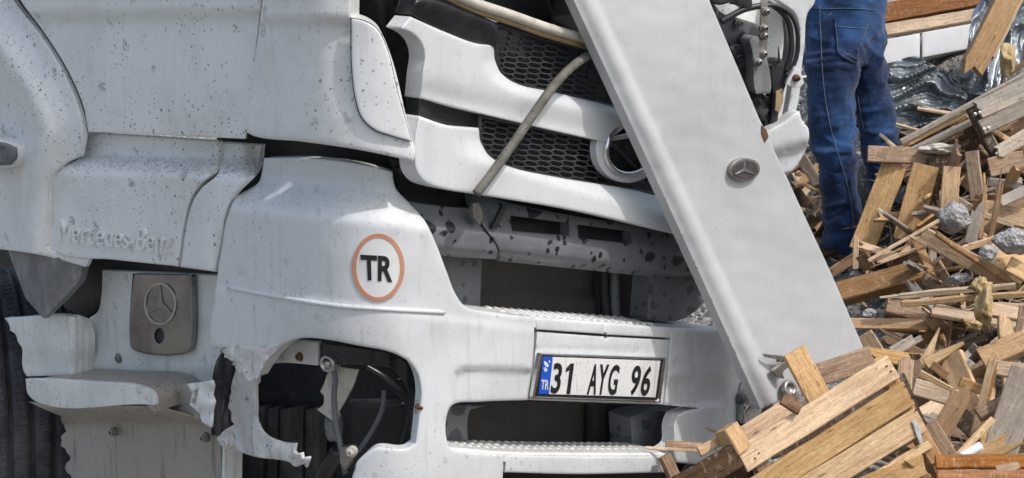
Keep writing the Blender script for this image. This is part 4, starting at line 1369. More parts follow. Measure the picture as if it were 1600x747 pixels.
# name, x1,y1,x2,y2, width px, thickness px, lift, material, label, kwargs
BOARDS = [
    # broken frame beside the person
    ('plank', 1398, 256, 1346, 392, 39, 8, .42, 'w_fresh', 'bright pine board just beside the jeans, left of three nailed to a brown crossboard', dict(roll=8)),
    ('plank', 1447, 258, 1416, 376, 41, 8, .38, 'w_fresh', 'bright pine board in the middle of three nailed to a brown crossboard', dict(roll=5)),
    ('plank', 1487, 260, 1482, 330, 27, 8, .36, 'w_fresh', 'short bright pine board above the round concrete chunk, right of three under a brown crossboard', dict(roll=-4)),
    ('plank', 1463, 262, 1462, 345, 9, 7, .33, 'w_dark', 'dark narrow batten between two bright pine boards under the brown crossboard', dict(j2=.03)),
    ('board', 1356, 240, 1507, 248, 26, 10, .50, 'w_brown', 'flat brown crossboard lying level across the tops of three bright pine boards', dict(roll=-10)),
    ('plank', 1518, 236, 1528, 312, 21, 8, .46, 'w_pink', 'pinkish upright board with a slanted top, right end of the brown crossboard', dict(roll=14, j2=.02)),
    ('stake', 1567, 275, 1547, 372, 9, 7, .52, 'w_brown', 'thin dark brown stake standing up splintered, right of the upright grey sticks', dict(j1=.06)),
    ('stake', 1530, 318, 1516, 380, 19, 8, .50, 'w_grey', 'thick weathered stake standing with a split top below the pinkish board', dict(j1=.04)),
    ('stake', 1541, 284, 1532, 372, 7, 6, .53, 'w_pink', 'slender pale upright stick between the weathered stake and the dark brown stake', dict(j1=.05)),
    ('plank', 1538, 328, 1612, 344, 30, 8, .30, 'w_pink', 'wide orange brown board lying flat behind the dark brown stake at the right edge', dict(roll=-12)),
    ('batten', 1538, 336, 1584, 352, 9, 6, .36, 'w_pale', 'pale batten lying along the lower edge of the wide orange brown board', dict()),
    ('plank', 1432, 362, 1592, 449, 27, 7, .48, 'w_fresh', 'long pine plank sloping down to the right below the round concrete chunk', dict(roll=10, j1=.03)),
    ('batten', 1462, 366, 1606, 458, 6, 10, .46, 'w_brown', 'narrow brown batten along the upper edge of the long sloping pine plank', dict(roll=40)),
    ('stick', 1357, 407, 1487, 333, 6, 6, .56, 'w_pale', 'long thin stick slanting up to the round concrete chunk', dict()),
    ('stick', 1364, 412, 1442, 386, 10, 6, .50, 'w_pale', 'split stick lying just below the long thin slanting stick', dict(j1=.03, j2=.08, tp=.6)),
    ('stick', 1370, 407, 1436, 376, 7, 5, .49, 'w_brown', 'brown split stick wedged between two paler slanting sticks', dict(j2=.08, tp=.5)),
    ('stake', 1338, 366, 1336, 420, 9, 7, .56, 'w_fresh', 'small upright pine stake at the near end of the left bright board, beside the jeans', dict(j1=.02)),
    ('board', 1346, 398, 1360, 420, 22, 6, .52, 'w_brown', 'small brown box end standing beside the short upright pine stake', dict(roll=30)),
    ('board', 1296, 428, 1340, 400, 16, 6, .42, 'w_brown', 'brown board end lying at the person\'s shoe', dict(roll=20)),
    ('board', 1504, 389, 1560, 372, 11, 6, .50, 'w_pale', 'small pale board tucked under the left end of the flat concrete slab', dict(roll=20)),
    ('board', 1548, 408, 1612, 398, 34, 8, .34, 'w_pale', 'wide pale board lying under the small grey concrete lump', dict(roll=-25)),
    ('board', 1545, 284, 1596, 290, 13, 7, .40, 'w_grey', 'short silver grey board lying level under the old grey crate', dict(roll=10)),
    ('board', 1563, 316, 1612, 294, 17, 7, .42, 'w_grey', 'silver grey board slanting up to the right edge above the orange brown board', dict(roll=-15)),
    # left of the person
    ('plank', 1250, 243, 1286, 298, 17, 7, .25, 'w_grey', 'pale weathered board slanting down between the truck corner and the jeans', dict(roll=12)),
    ('board', 1242, 296, 1272, 342, 17, 8, .30, 'w_dark', 'dark brown board behind the edge of the fallen white panel', dict(roll=-10)),
    ('plank', 1290, 314, 1268, 366, 16, 7, .30, 'w_fresh', 'yellowish split board leaning against the jeans on the left', dict(j1=.03, j2=.03)),
    ('stick', 1254, 287, 1292, 305, 6, 5, .35, 'w_pale', 'thin pale stick lying across the pale weathered board left of the jeans', dict()),
    ('board', 1264, 384, 1300, 366, 26, 7, .22, 'w_pale', 'pale slab of wood lying in front of the person\'s heel', dict(roll=-30)),
    ('board', 1258, 330, 1292, 352, 12, 6, .20, 'w_pink', 'pinkish short board behind the dark brown board left of the jeans', dict()),
    # middle
    ('beam', 1292, 466, 1436, 426, 34, 26, .50, 'w_brown', 'thick broken beam with a splintered orange end lying right beside the white panel', dict(roll=-28, j2=.05)),
    ('plank', 1384, 465, 1586, 446, 11, 7, .52, 'w_pale', 'upper of two long pale laths lying level under the yellow foam', dict(roll=25, j1=.05, tp=.8)),
    ('plank', 1408, 475, 1612, 458, 10, 7, .55, 'w_fresh', 'lower of two long pale laths lying level under the yellow foam', dict(roll=25)),
    ('batten', 1543, 476, 1612, 478, 8, 6, .46, 'w_pale', 'short pale lath lying just below the two long ones at the right edge', dict()),
    ('log', 1384, 478, 1446, 494, 23, 18, .48, 'w_brown', 'split log stub with a rounded broken end under the two long laths', dict(roll=-15, j2=.04)),
    ('plank', 1328, 506, 1448, 507, 17, 8, .46, 'w_pink', 'pinkish brown plank lying level beside the white panel below the split log stub', dict(roll=-8)),
    ('block', 1548, 485, 1600, 494, 20, 14, .44, 'w_pink', 'short square block below the laths at the right edge', dict(roll=-18)),
    ('plank', 1350, 522, 1384, 572, 26, 10, .42, 'w_fresh', 'pine post end standing at the top corner of the big slatted crate', dict(roll=8)),
    ('shard', 1441, 574, 1468, 512, 20, 6, .52, 'w_pale', 'pointed pale shard standing up like a blade above the big slatted crate', dict(tp=.08, roll=15)),
    ('shard', 1446, 568, 1506, 536, 22, 6, .48, 'w_pale', 'flat pointed shard leaning to the right of the blade shaped shard', dict(tp=.25, roll=-20)),
    ('board', 1388, 554, 1428, 530, 17, 7, .40, 'w_grey', 'grey board end sloping up behind the pine post', dict(j1=.02)),
    ('board', 1404, 548, 1440, 528, 10, 7, .36, 'w_grey', 'narrow grey board end next to the pointed blade shaped shard', dict()),
    ('stub', 1416, 556, 1411, 632, 24, 9, .50, 'w_pink', 'upright stub of board with vertical grain beside the top right corner of the big crate', dict(j1=.02)),
    ('stub', 1434, 562, 1430, 610, 16, 8, .46, 'w_brown', 'brown board stub standing just right of the upright stub beside the crate', dict(j1=.02)),
    ('board', 1533, 560, 1604, 530, 34, 7, .46, 'w_pink', 'wide pinkish board sloping up to the right edge below the dark hollow', dict(roll=-20)),
    ('stake', 1599, 478, 1588, 536, 12, 8, .50, 'w_brown', 'brown stake standing at the right edge beside the short square block', dict()),
    ('plank', 1552, 574, 1612, 582, 24, 8, .48, 'w_pink', 'pinkish board with chipped corner under the wide sloping pinkish board', dict(roll=-10)),
    ('stick', 1436, 583, 1512, 620, 12, 6, .60, 'w_pale', 'pale pointed stick lying diagonally right of the big slatted crate', dict(tp=.4, roll=15)),
    ('board', 1428, 604, 1482, 620, 27, 7, .50, 'w_pale', 'pale board behind the pale pointed diagonal stick', dict(roll=-10)),
    ('board', 1456, 570, 1482, 590, 14, 6, .40, 'w_brown', 'small brown board below the flat pointed shard', dict()),
    ('plank', 1508, 606, 1462, 690, 31, 8, .52, 'w_pink', 'broad pinkish plank slanting down to the left beside the dark hollow', dict(roll=6, j1=.03)),
    ('board', 1452, 662, 1482, 712, 25, 9, .58, 'w_brown', 'brown board end with a pale top standing right of the crate strap', dict(roll=-10)),
    ('lath', 1551, 558, 1520, 682, 11, 6, .60, 'w_pale', 'pale upright lath, left of a pair leaning side by side', dict(j1=.03)),
    ('lath', 1559, 563, 1530, 668, 8, 6, .57, 'w_brown', 'dark brown upright lath, right of a pair leaning side by side', dict(j1=.03)),
    ('stub', 1528, 648, 1578, 626, 22, 16, .60, 'w_brown', 'square batten stub with a dark sawn end, between the leaning laths and beige plank', dict(roll=-30)),
    ('stick', 1498, 712, 1552, 654, 11, 7, .55, 'w_pale', 'pale stick rising from the bottom board to the square batten stub', dict()),
    ('plank', 1606, 578, 1556, 724, 52, 10, .58, 'w_weath', 'broad weathered beige plank standing on end at the lower right edge', dict(roll=4)),
    ('beam', 1462, 722, 1625, 722, 22, 12, .66, 'w_orange', 'long orange brown board lying level along the lower right corner', dict(roll=-16)),
    ('beam', 1464, 748, 1625, 748, 26, 12, .68, 'w_orange', 'lowest orange brown board, just under the long level one in the corner', dict(roll=-6)),
    ('block', 1558, 738, 1592, 728, 20, 12, .72, 'w_pink', 'small wedge shaped block lying on the orange brown boards', dict(roll=-25, tp=.6)),
    ('board', 1440, 700, 1490, 760, 34, 8, .44, 'w_pink', 'pinkish board behind the strapped end of the big slatted crate', dict()),
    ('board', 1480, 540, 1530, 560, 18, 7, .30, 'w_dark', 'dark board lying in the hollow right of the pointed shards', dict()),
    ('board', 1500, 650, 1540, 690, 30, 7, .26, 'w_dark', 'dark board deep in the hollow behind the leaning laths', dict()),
    ('board', 1580, 640, 1590, 600, 20, 7, .40, 'w_brown', 'brown board standing behind the broad weathered beige plank', dict()),
    ('board', 1500, 596, 1540, 612, 16, 7, .40, 'w_brown', 'brown board lying left of the leaning pair of laths', dict()),
    ('board', 1576, 412, 1612, 432, 26, 7, .34, 'w_pale', 'pale board behind the lower end of the long sloping pine plank', dict(roll=-20)),
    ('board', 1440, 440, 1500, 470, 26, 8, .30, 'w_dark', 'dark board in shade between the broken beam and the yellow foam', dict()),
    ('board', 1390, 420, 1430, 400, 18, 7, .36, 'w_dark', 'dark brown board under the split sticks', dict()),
    # bottom, in front of the bumper
    ('scrap', 1040, 694, 1120, 698, 13, 5, .0, 'w_brown', 'reddish brown bark scrap lying on the bumper step', dict(roll=-30, tp=.7)),
    ('stick', 1008, 700, 1106, 705, 5, 4, .0, 'w_pale', 'thin pale stick lying on the lower bumper step', dict()),
    ('stick', 1100, 668, 1122, 676, 5, 4, .0, 'w_pale', 'tiny splintered pale stick beside the corner post of the crate', dict(j1=.02)),
    ('stub', 1038, 712, 1056, 752, 19, 14, .0, 'w_brown', 'short brown batten standing at the bottom in front of the bumper', dict(roll=-25)),
    # upper right
    ('beam', 1366, 24, 1552, -10, 30, 26, .22, 'w_orange', 'big orange heartwood beam lying at the top behind the jeans', dict(roll=-8)),
    ('beam', 1366, 3, 1550, -26, 18, 20, .1, 'w_grey', 'grey weathered beam lying behind the big orange beam', dict(roll=-20)),
    ('beam', 1366, 51, 1528, 24, 19, 14, .22, 'w_pale', 'pale cream plank lying between the orange beam and the white panels', dict(roll=-20)),
    ('plank', 1578, -12, 1516, 112, 36, 22, .75, 'w_pink', 'rough splintered beam end leaning over the bluish crumpled sheet', dict(roll=-14, j2=.06)),
    ('plank', 1596, -14, 1546, 86, 12, 20, .72, 'w_pale', 'narrow pale side piece along the rough splintered beam end', dict(roll=30)),
    ('batten', 1408, 222, 1610, 112, 8, 8, .52, 'w_grey', 'long thin grey batten rising to the right edge, topmost of its bundle', dict(roll=20)),
    ('batten', 1412, 228, 1540, 162, 6, 8, .50, 'w_pale', 'second batten of the bundle, just below the long thin grey one', dict(roll=20, j1=.04)),
    ('board', 1424, 236, 1538, 180, 10, 8, .46, 'w_grey', 'flat grey lath under the bundle of battens', dict(roll=30)),
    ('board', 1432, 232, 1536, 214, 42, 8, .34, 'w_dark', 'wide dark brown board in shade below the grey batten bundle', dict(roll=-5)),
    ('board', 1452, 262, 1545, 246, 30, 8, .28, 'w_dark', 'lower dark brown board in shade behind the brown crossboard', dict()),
    ('board', 1545, 262, 1600, 250, 30, 8, .26, 'w_brown', 'rusty brown board behind the legs of the old grey crate', dict()),
    ('board', 1570, 118, 1612, 92, 8, 6, .62, 'w_brown', 'dark reddish board edge above the old grey crate at the right edge', dict(roll=25)),
]
for b in BOARDS:
    kw = b[10]
    o = pp(*b[:6], b[6], b[7], b[8], b[9], **kw)
    nm = b[0]
    o['category'] = {'beam': 'beam', 'stick': 'stick', 'stake': 'stake', 'shard': 'wood shard', 'log': 'log', 'block': 'wood block', 'stub': 'wood stub',
                     'batten': 'batten', 'lath': 'lath', 'scrap': 'wood scrap', 'board': 'board'}.get(nm, 'plank')


def reseat(label_bit, surf):
    """move the small pieces that lie on the bumper to the bumper's own depth"""
    for o in list(COL.objects):
        if o.get('label') and label_bit in o['label'] and o.type == 'MESH':
            p = np.array(o.location)
            r = (p - C0) / ((p - C0) @ FWD)
            d = surf.inv(np.array([(CX + F * (r @ RGT), CY - F * (r @ UPV))]))[0]
            k = (1 / d) / ((p - C0) @ FWD)
            o.location = Vector(C0 + (p - C0) * k)
            o.data.transform(Matrix.Scale(k, 4))


for lb in ('reddish brown bark scrap', 'thin pale stick lying on the lower', 'tiny splintered pale stick', 'short brown batten standing'):
    reseat(lb, FRONT.off(.07))

# ------------------------------------------------------------------ the big slatted crate in front
CRN = np.array([.18, -.93, .32])
CR = Plane(Pt(1280, 690, 4.66), CRN)
crate = empty('crate', tuple(float(a) for a in CR.P([(1300, 800)])[0]), 'big slatted pine crate tipped on its side in the foreground, metal strap at one corner', 'crate')


def cp(name, x1, y1, x2, y2, wpx, tpx, off, mat, face=None, roll=0, j1=0., j2=0., tp=1.):
    s_ = CR.off(off)
    a, b = s_.P([(x1, y1)])[0], s_.P([(x2, y2)])[0]
    d = (a - C0) @ FWD / F
    return plank(name, a, b, wpx * d, tpx * d, M[mat], CRN if face is None else face, roll, j1, j2, tp, crate)


cp('slat', 1157, 720, 1397, 571, 41, 11, .0, 'w_fresh', j1=.004, j2=.006)
cp('slat', 1172, 771, 1420, 614, 41, 11, .0, 'w_fresh', j1=.004, j2=.006)
cp('slat', 1200, 800, 1440, 655, 41, 11, .0, 'w_fresh', j2=.004)
cp('slat', 1290, 790, 1452, 694, 14, 10, -.008, 'w_pale')
cp('slat', 1330, 770, 1446, 724, 34, 11, -.004, 'w_fresh', j2=.01)
cp('rail', 1172, 700, 1250, 830, 24, 22, -.03, 'w_brown')
cp('rail', 1378, 575, 1460, 720, 24, 22, -.03, 'w_brown')
cp('corner_post', 1240, 548, 1284, 632, 38, 12, -.05, 'w_fresh', roll=6)
cp('side_board', 1255, 594, 1362, 558, 36, 10, -.16, 'w_brown')
cp('side_board', 1130, 700, 1246, 626, 28, 10, -.09, 'w_pink')
cp('side_board', 1215, 672, 1330, 606, 20, 10, -.20, 'w_brown')
cp('corner_post', 1134, 668, 1156, 706, 31, 30, .0, 'w_pink', roll=-24)
cp('side_board', 1060, 764, 1150, 712, 40, 12, .014, 'w_dark', roll=8)
cp('side_board', 1092, 706, 1136, 682, 16, 10, -.03, 'w_pink')
cp('side_board', 1100, 800, 1180, 744, 50, 10, -.05, 'w_dark')
cp('splinter', 1222, 622, 1250, 640, 22, 6, .02, 'rust', roll=-20)
cp('inner_board', 1200, 700, 1420, 600, 40, 8, -.24, 'w_dark')
cp('inner_board', 1230, 760, 1440, 650, 60, 8, -.26, 'w_dark')
panel('strap', [(1425, 658), (1431, 656), (1438, 672), (1443, 691), (1438, 695), (1432, 680)], CR.off(.014), M['steel'], crate, thick=.003, r=1, e=.001, smooth=False)
for q in ((1180, 716), (1186, 708), (1392, 580), (1386, 572), (1424, 622), (1192, 762), (1432, 640), (1414, 604)):
    bolt(q[0], q[1], CR.off(.010), .0016, M['rust'], crate, 'nail', .003)

# ------------------------------------------------------------------ old grey crate at the right edge
OG = Plane(Pt(1560, 185, ghit(1560, 185) - .52), np.array([.1, -.9, .4]))
og = empty('crate', tuple(float(a) for a in OG.P([(1570, 270)])[0]), 'old grey weathered crate with nailed slats at the right edge', 'crate')


def op(name, x1, y1, x2, y2, wpx, tpx, off, mat, roll=0, j1=0., j2=0.):
    s_ = OG.off(off)
    a, b = s_.P([(x1, y1)])[0], s_.P([(x2, y2)])[0]
    d = (a - C0) @ FWD / F
    return plank(name, a, b, wpx * d, tpx * d, M[mat], OG.n, roll, j1, j2, 1, og)


op('slat', 1526, 170, 1625, 122, 22, 8, .0, 'w_grey', j1=.01)
op('slat', 1532, 180, 1625, 140, 12, 8, .004, 'w_grey')
op('slat', 1533, 200, 1625, 158, 24, 8, .0, 'w_grey')
op('slat', 1556, 240, 1625, 200, 22, 8, .01, 'w_grey', j1=.015)
op('post', 1517, 168, 1560, 252, 16, 14, -.03, 'w_dark')
op('post', 1538, 205, 1580, 275, 14, 14, -.035, 'w_grey')
op('back_board', 1500, 215, 1610, 196, 46, 8, -.22, 'w_dark')
for q in ((1524, 178), (1531, 176), (1538, 202), (1545, 200), (1558, 240)):
    bolt(q[0], q[1], OG.off(.012), .004, M['steel'], og, 'nail', .004)

# ------------------------------------------------------------------ concrete, foam, sheet metal, white panels, pipe
def lump(name, x, y, rx, ry, lift, mat, label, cat, seed, amp=.28, fr=3.0, rot=0):
    d = ghit(x, y) - lift
    bm = bmesh.new()
    bmesh.ops.create_icosphere(bm, subdivisions=4, radius=1)
    s = d / F
    sc = Vector((rx * s, (rx + ry) * .5 * s * .8, ry * s))
    of = Vector((seed * 3.1, seed * 1.7, seed * 5.3))
    for w in bm.verts:
        c = w.co.copy()
        n1 = mnoise.noise(c * 1.3 + of) * amp * 1.3 + mnoise.noise(c * fr + of) * amp * .55 + mnoise.noise(c * fr * 3.2 + of) * amp * .28 + mnoise.noise(c * fr * 8 + of) * amp * .12
        c *= 1 + n1
        # broken facets
        for k in range(7):
            nrm = Vector((math.sin(k * 2.4 + seed), math.cos(k * 1.7 + seed * 2), math.sin(k * 3.3 + seed * .7))).normalized()
            ov = c.dot(nrm) - .80
            if ov > 0: c -= nrm * ov * .85
        cx, cz = c.x * math.cos(R(rot)) - c.z * math.sin(R(rot)), c.x * math.sin(R(rot)) + c.z * math.cos(R(rot))
        w.co = Vector((cx * sc.x, c.y * sc.y, cz * sc.z))
    me = bpy.data.meshes.new(name)
    bm.to_mesh(me); bm.free()
    me.polygons.foreach_set('use_smooth', [True] * len(me.polygons))
    me.materials.append(M[mat])
    o = bpy.data.objects.new(name, me)
    o.location = Vector(Pt(x, y, d))
    COL.objects.link(o)
    return tag(o, label, cat)


lump('concrete_chunk', 1491, 340, 23, 27, .60, 'concrete', 'round rough concrete chunk resting on the end of a thin stick', 'concrete', 1)
lump('concrete_chunk', 1586, 376, 32, 21, .52, 'concrete', 'flat grey concrete slab piece at the right edge', 'concrete', 2)
lump('concrete_chunk', 1544, 395, 15, 13, .56, 'concrete', 'small grey concrete lump on a wide pale board', 'concrete', 3)
lump('concrete_chunk', 1357, 491, 12, 9, .42, 'concrete', 'little grey stone behind the pinkish level plank beside the white panel', 'concrete', 4)
lump('concrete_chunk', 1500, 435, 18, 10, .40, 'concrete', 'dark concrete piece under the long sloping plank left of the foam', 'concrete', 5)
lump('concrete_chunk', 1500, 570, 22, 18, .34, 'concrete', 'concrete chunk deep in the hollow right of the pointed shards', 'concrete', 6)
lump('concrete_chunk', 1352, 268, 14, 20, .05, 'concrete', 'pale stone seen between the person\'s legs', 'concrete', 7)
lump('foam_piece', 1531, 448, 17, 15, .60, 'foam', 'yellow torn foam lump hanging over the two long laths', 'foam', 8, .7, 3.5)
lump('foam_piece', 1537, 483, 13, 30, .58, 'foam', 'lower strip of yellow foam hanging below the laths', 'foam', 9, .75, 3.5, 12)
lump('foam_piece', 1522, 508, 11, 8, .55, 'foam', 'small tuft of brown yellow foam at the bottom of the hanging foam', 'foam', 10, .7, 3.5)
lump('foam_piece', 1574, 96, 13, 26, .70, 'foam', 'torn yellow foam wedge beside the rough beam end at the top right', 'foam', 11, .5, 3, -35)
lump('foam_piece', 1465, 232, 30, 8, .46, 'cream', 'crumpled cream foam sheet behind the brown crossboard', 'foam', 12, .5, 3)
lump('foam_piece', 1250, 197, 9, 9, .1, 'cream', 'small round cream foam bit beside the truck corner', 'foam', 13, .3, 3)


def crumple(ang, wl, amp, ph):
    """long draped folds running along ang (degrees), about wl pixels apart"""
    ca, sa = math.cos(R(ang)), math.sin(R(ang))

    def fn(x, y):
        u, w = x * ca + y * sa, -x * sa + y * ca
        w = w + 16 * np.sin(u * .035 + ph) + 6 * np.sin(u * .09 + w * .06 + ph * 2)
        k = 2 * math.pi / wl
        f1 = 1 - np.abs(np.sin(w * k * .5 + ph))
        f2 = 1 - np.abs(np.sin(w * k * .93 + u * .02 + 1.7 * ph))
        f3 = 1 - np.abs(np.sin(w * k * 1.9 + u * .05 + .6 * np.sin(u * .1)))
        return amp * (f1 ** 2 + .5 * f2 ** 2 * (.5 + .5 * np.sin(u * .05 + ph)) + .34 * f3 + .5 * np.sin(u * .03 + ph))
    return fn


TA = Plane(Pt(1450, 160, ghit(1450, 160) - .30), np.array([.05, -.75, .66]))
ta = panel('metal_sheet', [(1380, 118), (1396, 100), (1430, 88), (1462, 104), (1500, 132), (1512, 150), (1502, 172), (1460, 196), (1415, 212), (1390, 200), (1384, 150)], TA, M['tin_dark'], None,
           thick=.004, r=2, e=.002, relief=crumple(12, 30, .055, .7), grid=2.6)
tag(ta, 'dark crumpled metal sheet lying just right of the jeans', 'metal sheet')
TB = Plane(Pt(1550, 70, ghit(1550, 70) - .42), np.array([-.25, -.8, .55]))
tb = panel('metal_sheet', [(1520, 20), (1538, -6), (1560, -40), (1660, -40), (1660, 90), (1600, 96), (1570, 128), (1536, 148), (1500, 140), (1502, 110), (1512, 70)], TB, M['tin_blue'], None,
           thick=.004, r=2, e=.002, relief=crumple(-62, 34, .05, 2.1), grid=2.8)
tag(tb, 'bluish crumpled metal sheet under the rough beam end, top right', 'metal sheet')
WP = Plane(Pt(1440, 72, ghit(1440, 90) - .15), np.array([-.12, -.93, .35]))
w1 = panel('panel', [(1360, 66), (1437, 52), (1437, 90), (1360, 104)], WP, M['white_gloss'], None, thick=.10, r=2, e=.006, grid=9, smooth=False)
tag(w1, 'left of two white block panels under the cream plank behind the jeans', 'panel')
w2 = panel('panel', [(1441, 51), (1536, 34), (1534, 72), (1441, 90)], WP, M['white_gloss'], None, thick=.10, r=2, e=.006, grid=9, smooth=False)
tag(w2, 'right of two white block panels under the cream plank, next to the bluish sheet', 'panel')
pm = ghit(1520, 705) - .60
tag(tube('pipe', [Pt(1500, 714, pm), Pt(1516, 706, pm + .01), Pt(1532, 697, pm + .02)], 7.5 * pm / F, M['pipe'], None, 14, 3), 'short white plastic pipe end just above the orange brown bottom boards', 'pipe')

# ------------------------------------------------------------------ fill of the pile
rg = random.Random(77)
STOP = set('the a an of to across in with and on at by from up down just beside under below between behind lying left right over its near standing sloping slanting'.split())
NAMED = []
for o in list(COL.objects):
    if o.get('label') and o.parent is None and o.type == 'MESH' and o.get('category') not in ('weatherstrip',):
        w_ = o['label'].replace(',', ' ,').split()
        if ',' in w_: w_ = w_[:w_.index(',')]
        w_ = w_[:6]
        while w_[-1].lower() in STOP: w_.pop()
        q = np.array(o.location) if o.location.length > .1 else np.array(o.data.vertices[0].co)
        NAMED.append((q, ' '.join(w_)))


def near_label(p, tone, size):
    def scr(q):
        r = (q - C0) / ((q - C0) @ FWD)
        return np.array([CX + F * (r @ RGT), CY - F * (r @ UPV)])
    a = scr(p)
    best = min(NAMED, key=lambda t: np.linalg.norm(scr(t[0]) - a))
    d = a - scr(best[0])
    rel = ('right of' if d[0] > 0 else 'left of') if abs(d[0]) > abs(d[1]) else ('below' if d[1] > 0 else 'above')
    return f'{size} {tone} wood fragment {rel} the {best[1]}'


TONE = {'w_weath': 'beige', 'w_fresh': 'bright pine', 'w_pale': 'pale', 'w_brown': 'brown', 'w_pink': 'pinkish', 'w_grey': 'grey', 'w_dark': 'dark'}
pool = {}
cnt = 0
KEYS = ['w_fresh', 'w_pale', 'w_brown', 'w_brown', 'w_pink', 'w_grey', 'w_dark', 'w_dark']
for i in range(14):
    L, w_, t_ = rg.uniform(.25, .62), rg.uniform(.035, .09), rg.uniform(.008, .02)
    pool[i] = plank_mesh('wood_fragment', L, w_, t_, rg.uniform(0, .05), rg.uniform(0, .06), rg.uniform(.4, 1), 900 + i, 3)
    pool[i].materials.append(M[KEYS[i % 8]])
for i in range(150):
    if i < 34:
        px, py = rg.uniform(1235, 1330), rg.uniform(215, 420)
        if px > 1258: px = rg.uniform(1236, 1258) if py < 330 else rg.uniform(1262, 1284)
    else:
        px, py = rg.uniform(1345, 1640), rg.uniform(170, 790)
    if px < 1425 and i >= 34 and (py > 420 or py < 400): px += 90
    d = ghit(px, py) - rg.uniform(.02, .24)
    kf = rg.randrange(14)
    o = bpy.data.objects.new('wood_fragment', pool[kf])
    o.location = Vector(Pt(px, py, d))
    o.rotation_euler = (rg.uniform(-.9, .9) + .6, rg.uniform(-.7, .7), rg.uniform(0, 6.28))
    COL.objects.link(o)
    LX = max(v.co.x for v in pool[kf].vertices) * 2
    tag(o, near_label(np.array(o.location), TONE[KEYS[kf % 8]], 'short' if LX < .33 else ('longish' if LX > .48 else 'small')), 'wood fragment', 'loose wood fragments in the rubble pile')
# splinters and chips
V, FF = [], []
for i in range(900):
    px, py = rg.uniform(1240, 1640), rg.uniform(180, 790)
    if px < 1350 and py > 430: continue
    p = Pt(px, py, ghit(px, py) - rg.uniform(0, .28))
    a = np.array([rg.gauss(0, 1), rg.gauss(0, 1), rg.gauss(0, .6)]); a /= np.linalg.norm(a)
    b = np.cross(a, [rg.gauss(0, 1), rg.gauss(0, 1), rg.gauss(0, 1)]); b /= np.linalg.norm(b)
    c = np.cross(a, b)
    L, w_ = rg.uniform(.015, .09), rg.uniform(.0015, .006)
    k = len(V)
    V += [p - a * L, p + b * w_, p + c * w_, p - b * w_, p + a * L]
    FF += [(k, k + 1, k + 2), (k, k + 2, k + 3), (k, k + 3, k + 1), (k + 4, k + 2, k + 1), (k + 4, k + 3, k + 2), (k + 4, k + 1, k + 3)]
tag(mesh('splinters', V, FF, M['w_pale']), kind='stuff')

# ------------------------------------------------------------------ the person
DP = ghit(1312, 412) - .03
def Q(x, y, dd=0.0): return Vector(Pt(x, y, DP + dd))
KX = DP / F


def skin_figure(name, nodes, edges, mat, parent, voxel=.012, deform=None, root=0):
    me = bpy.data.meshes.new(name)
    me.from_pydata([n[0] for n in nodes], edges, [])
    o = bpy.data.objects.new(name, me)
    COL.objects.link(o)
    sk = o.modifiers.new('skin', 'SKIN')
    sk.use_smooth_shade = True
    for i, n in enumerate(nodes):
        me.skin_vertices[0].data[i].radius = n[1] if isinstance(n[1], tuple) else (n[1], n[1])
        me.skin_vertices[0].data[i].use_root = (i == root)
    s2 = o.modifiers.new('sub', 'SUBSURF'); s2.levels = s2.render_levels = 2
    if voxel:
        rm = o.modifiers.new('remesh', 'REMESH'); rm.mode = 'VOXEL'; rm.voxel_size = voxel; rm.use_smooth_shade = True
        sm = o.modifiers.new('smooth', 'SMOOTH'); sm.factor = .5; sm.iterations = 4
    dg = bpy.context.evaluated_depsgraph_get()
    m2 = bpy.data.meshes.new_from_object(o.evaluated_get(dg))
    bpy.data.objects.remove(o)
    if deform is not None:
        nn = [v.normal.copy() for v in m2.vertices]
        for vtx, n_ in zip(m2.vertices, nn):
            vtx.co += n_ * deform(vtx.co)
    m2.polygons.foreach_set('use_smooth', [True] * len(m2.polygons))
    m2.name = name
    return link(name, m2, mat, parent)


per = empty('person', tuple(Q(1330, 410)), 'person in blue jeans seen from behind from the waist down, standing in the debris', 'person')
z_of = lambda c: (c - Q(1316, 395)).z


def folds(c):
    h = z_of(c)
    knee = math.exp(-((h - .42) / .12) ** 2) + 1.2 * math.exp(-((h - .06) / .12) ** 2) + .8 * math.exp(-((h - .74) / .09) ** 2)
    k = min(1.15, knee + .22)
    w1 = mnoise.noise(Vector((c.x * 3 + 4, c.y * 3, c.z * 5))) * .10
    r1 = 1 - abs(mnoise.noise(Vector((c.x * 4.0 + c.z * 5, c.y * 4, (c.z + w1) * 13 - c.x * 9)))) * 2.6
    r2 = 1 - abs(mnoise.noise(Vector((c.x * 5 - c.z * 4, c.y * 5, (c.z - w1) * 19 + c.x * 8 + 7)))) * 2.8
    n2 = mnoise.noise(Vector((c.x * 11 + 5, c.y * 9, c.z * 14 + c.x * 16)))
    return .013 * max(r1, -.2) * k + .009 * max(r2, -.2) * k + .005 * n2 - .006


JE = [(Q(1315, 30, .02), (.200, .135)), (Q(1319, -55, .02), (.185, .125)), (Q(1300, 72, 0), .124), (Q(1299, 150, 0), .110), (Q(1303, 215, -.01), .090), (Q(1306, 250, 0), .082),
      (Q(1315, 320, .03), .080), (Q(1317, 402, .02), .080), (Q(1342, 74, .10), .112), (Q(1357, 140, .11), .090), (Q(1373, 205, .10), .084), (Q(1380, 245, .12), .080), (Q(1386, 320, .16), .076), (Q(1390, 400, .16), .076)]
jeans = skin_figure('jeans', JE, [(0, 1), (0, 2), (2, 3), (3, 4), (4, 5), (5, 6), (6, 7), (0, 8), (8, 9), (9, 10), (10, 11), (11, 12), (12, 13)], M['denim'], per, .0075, folds)

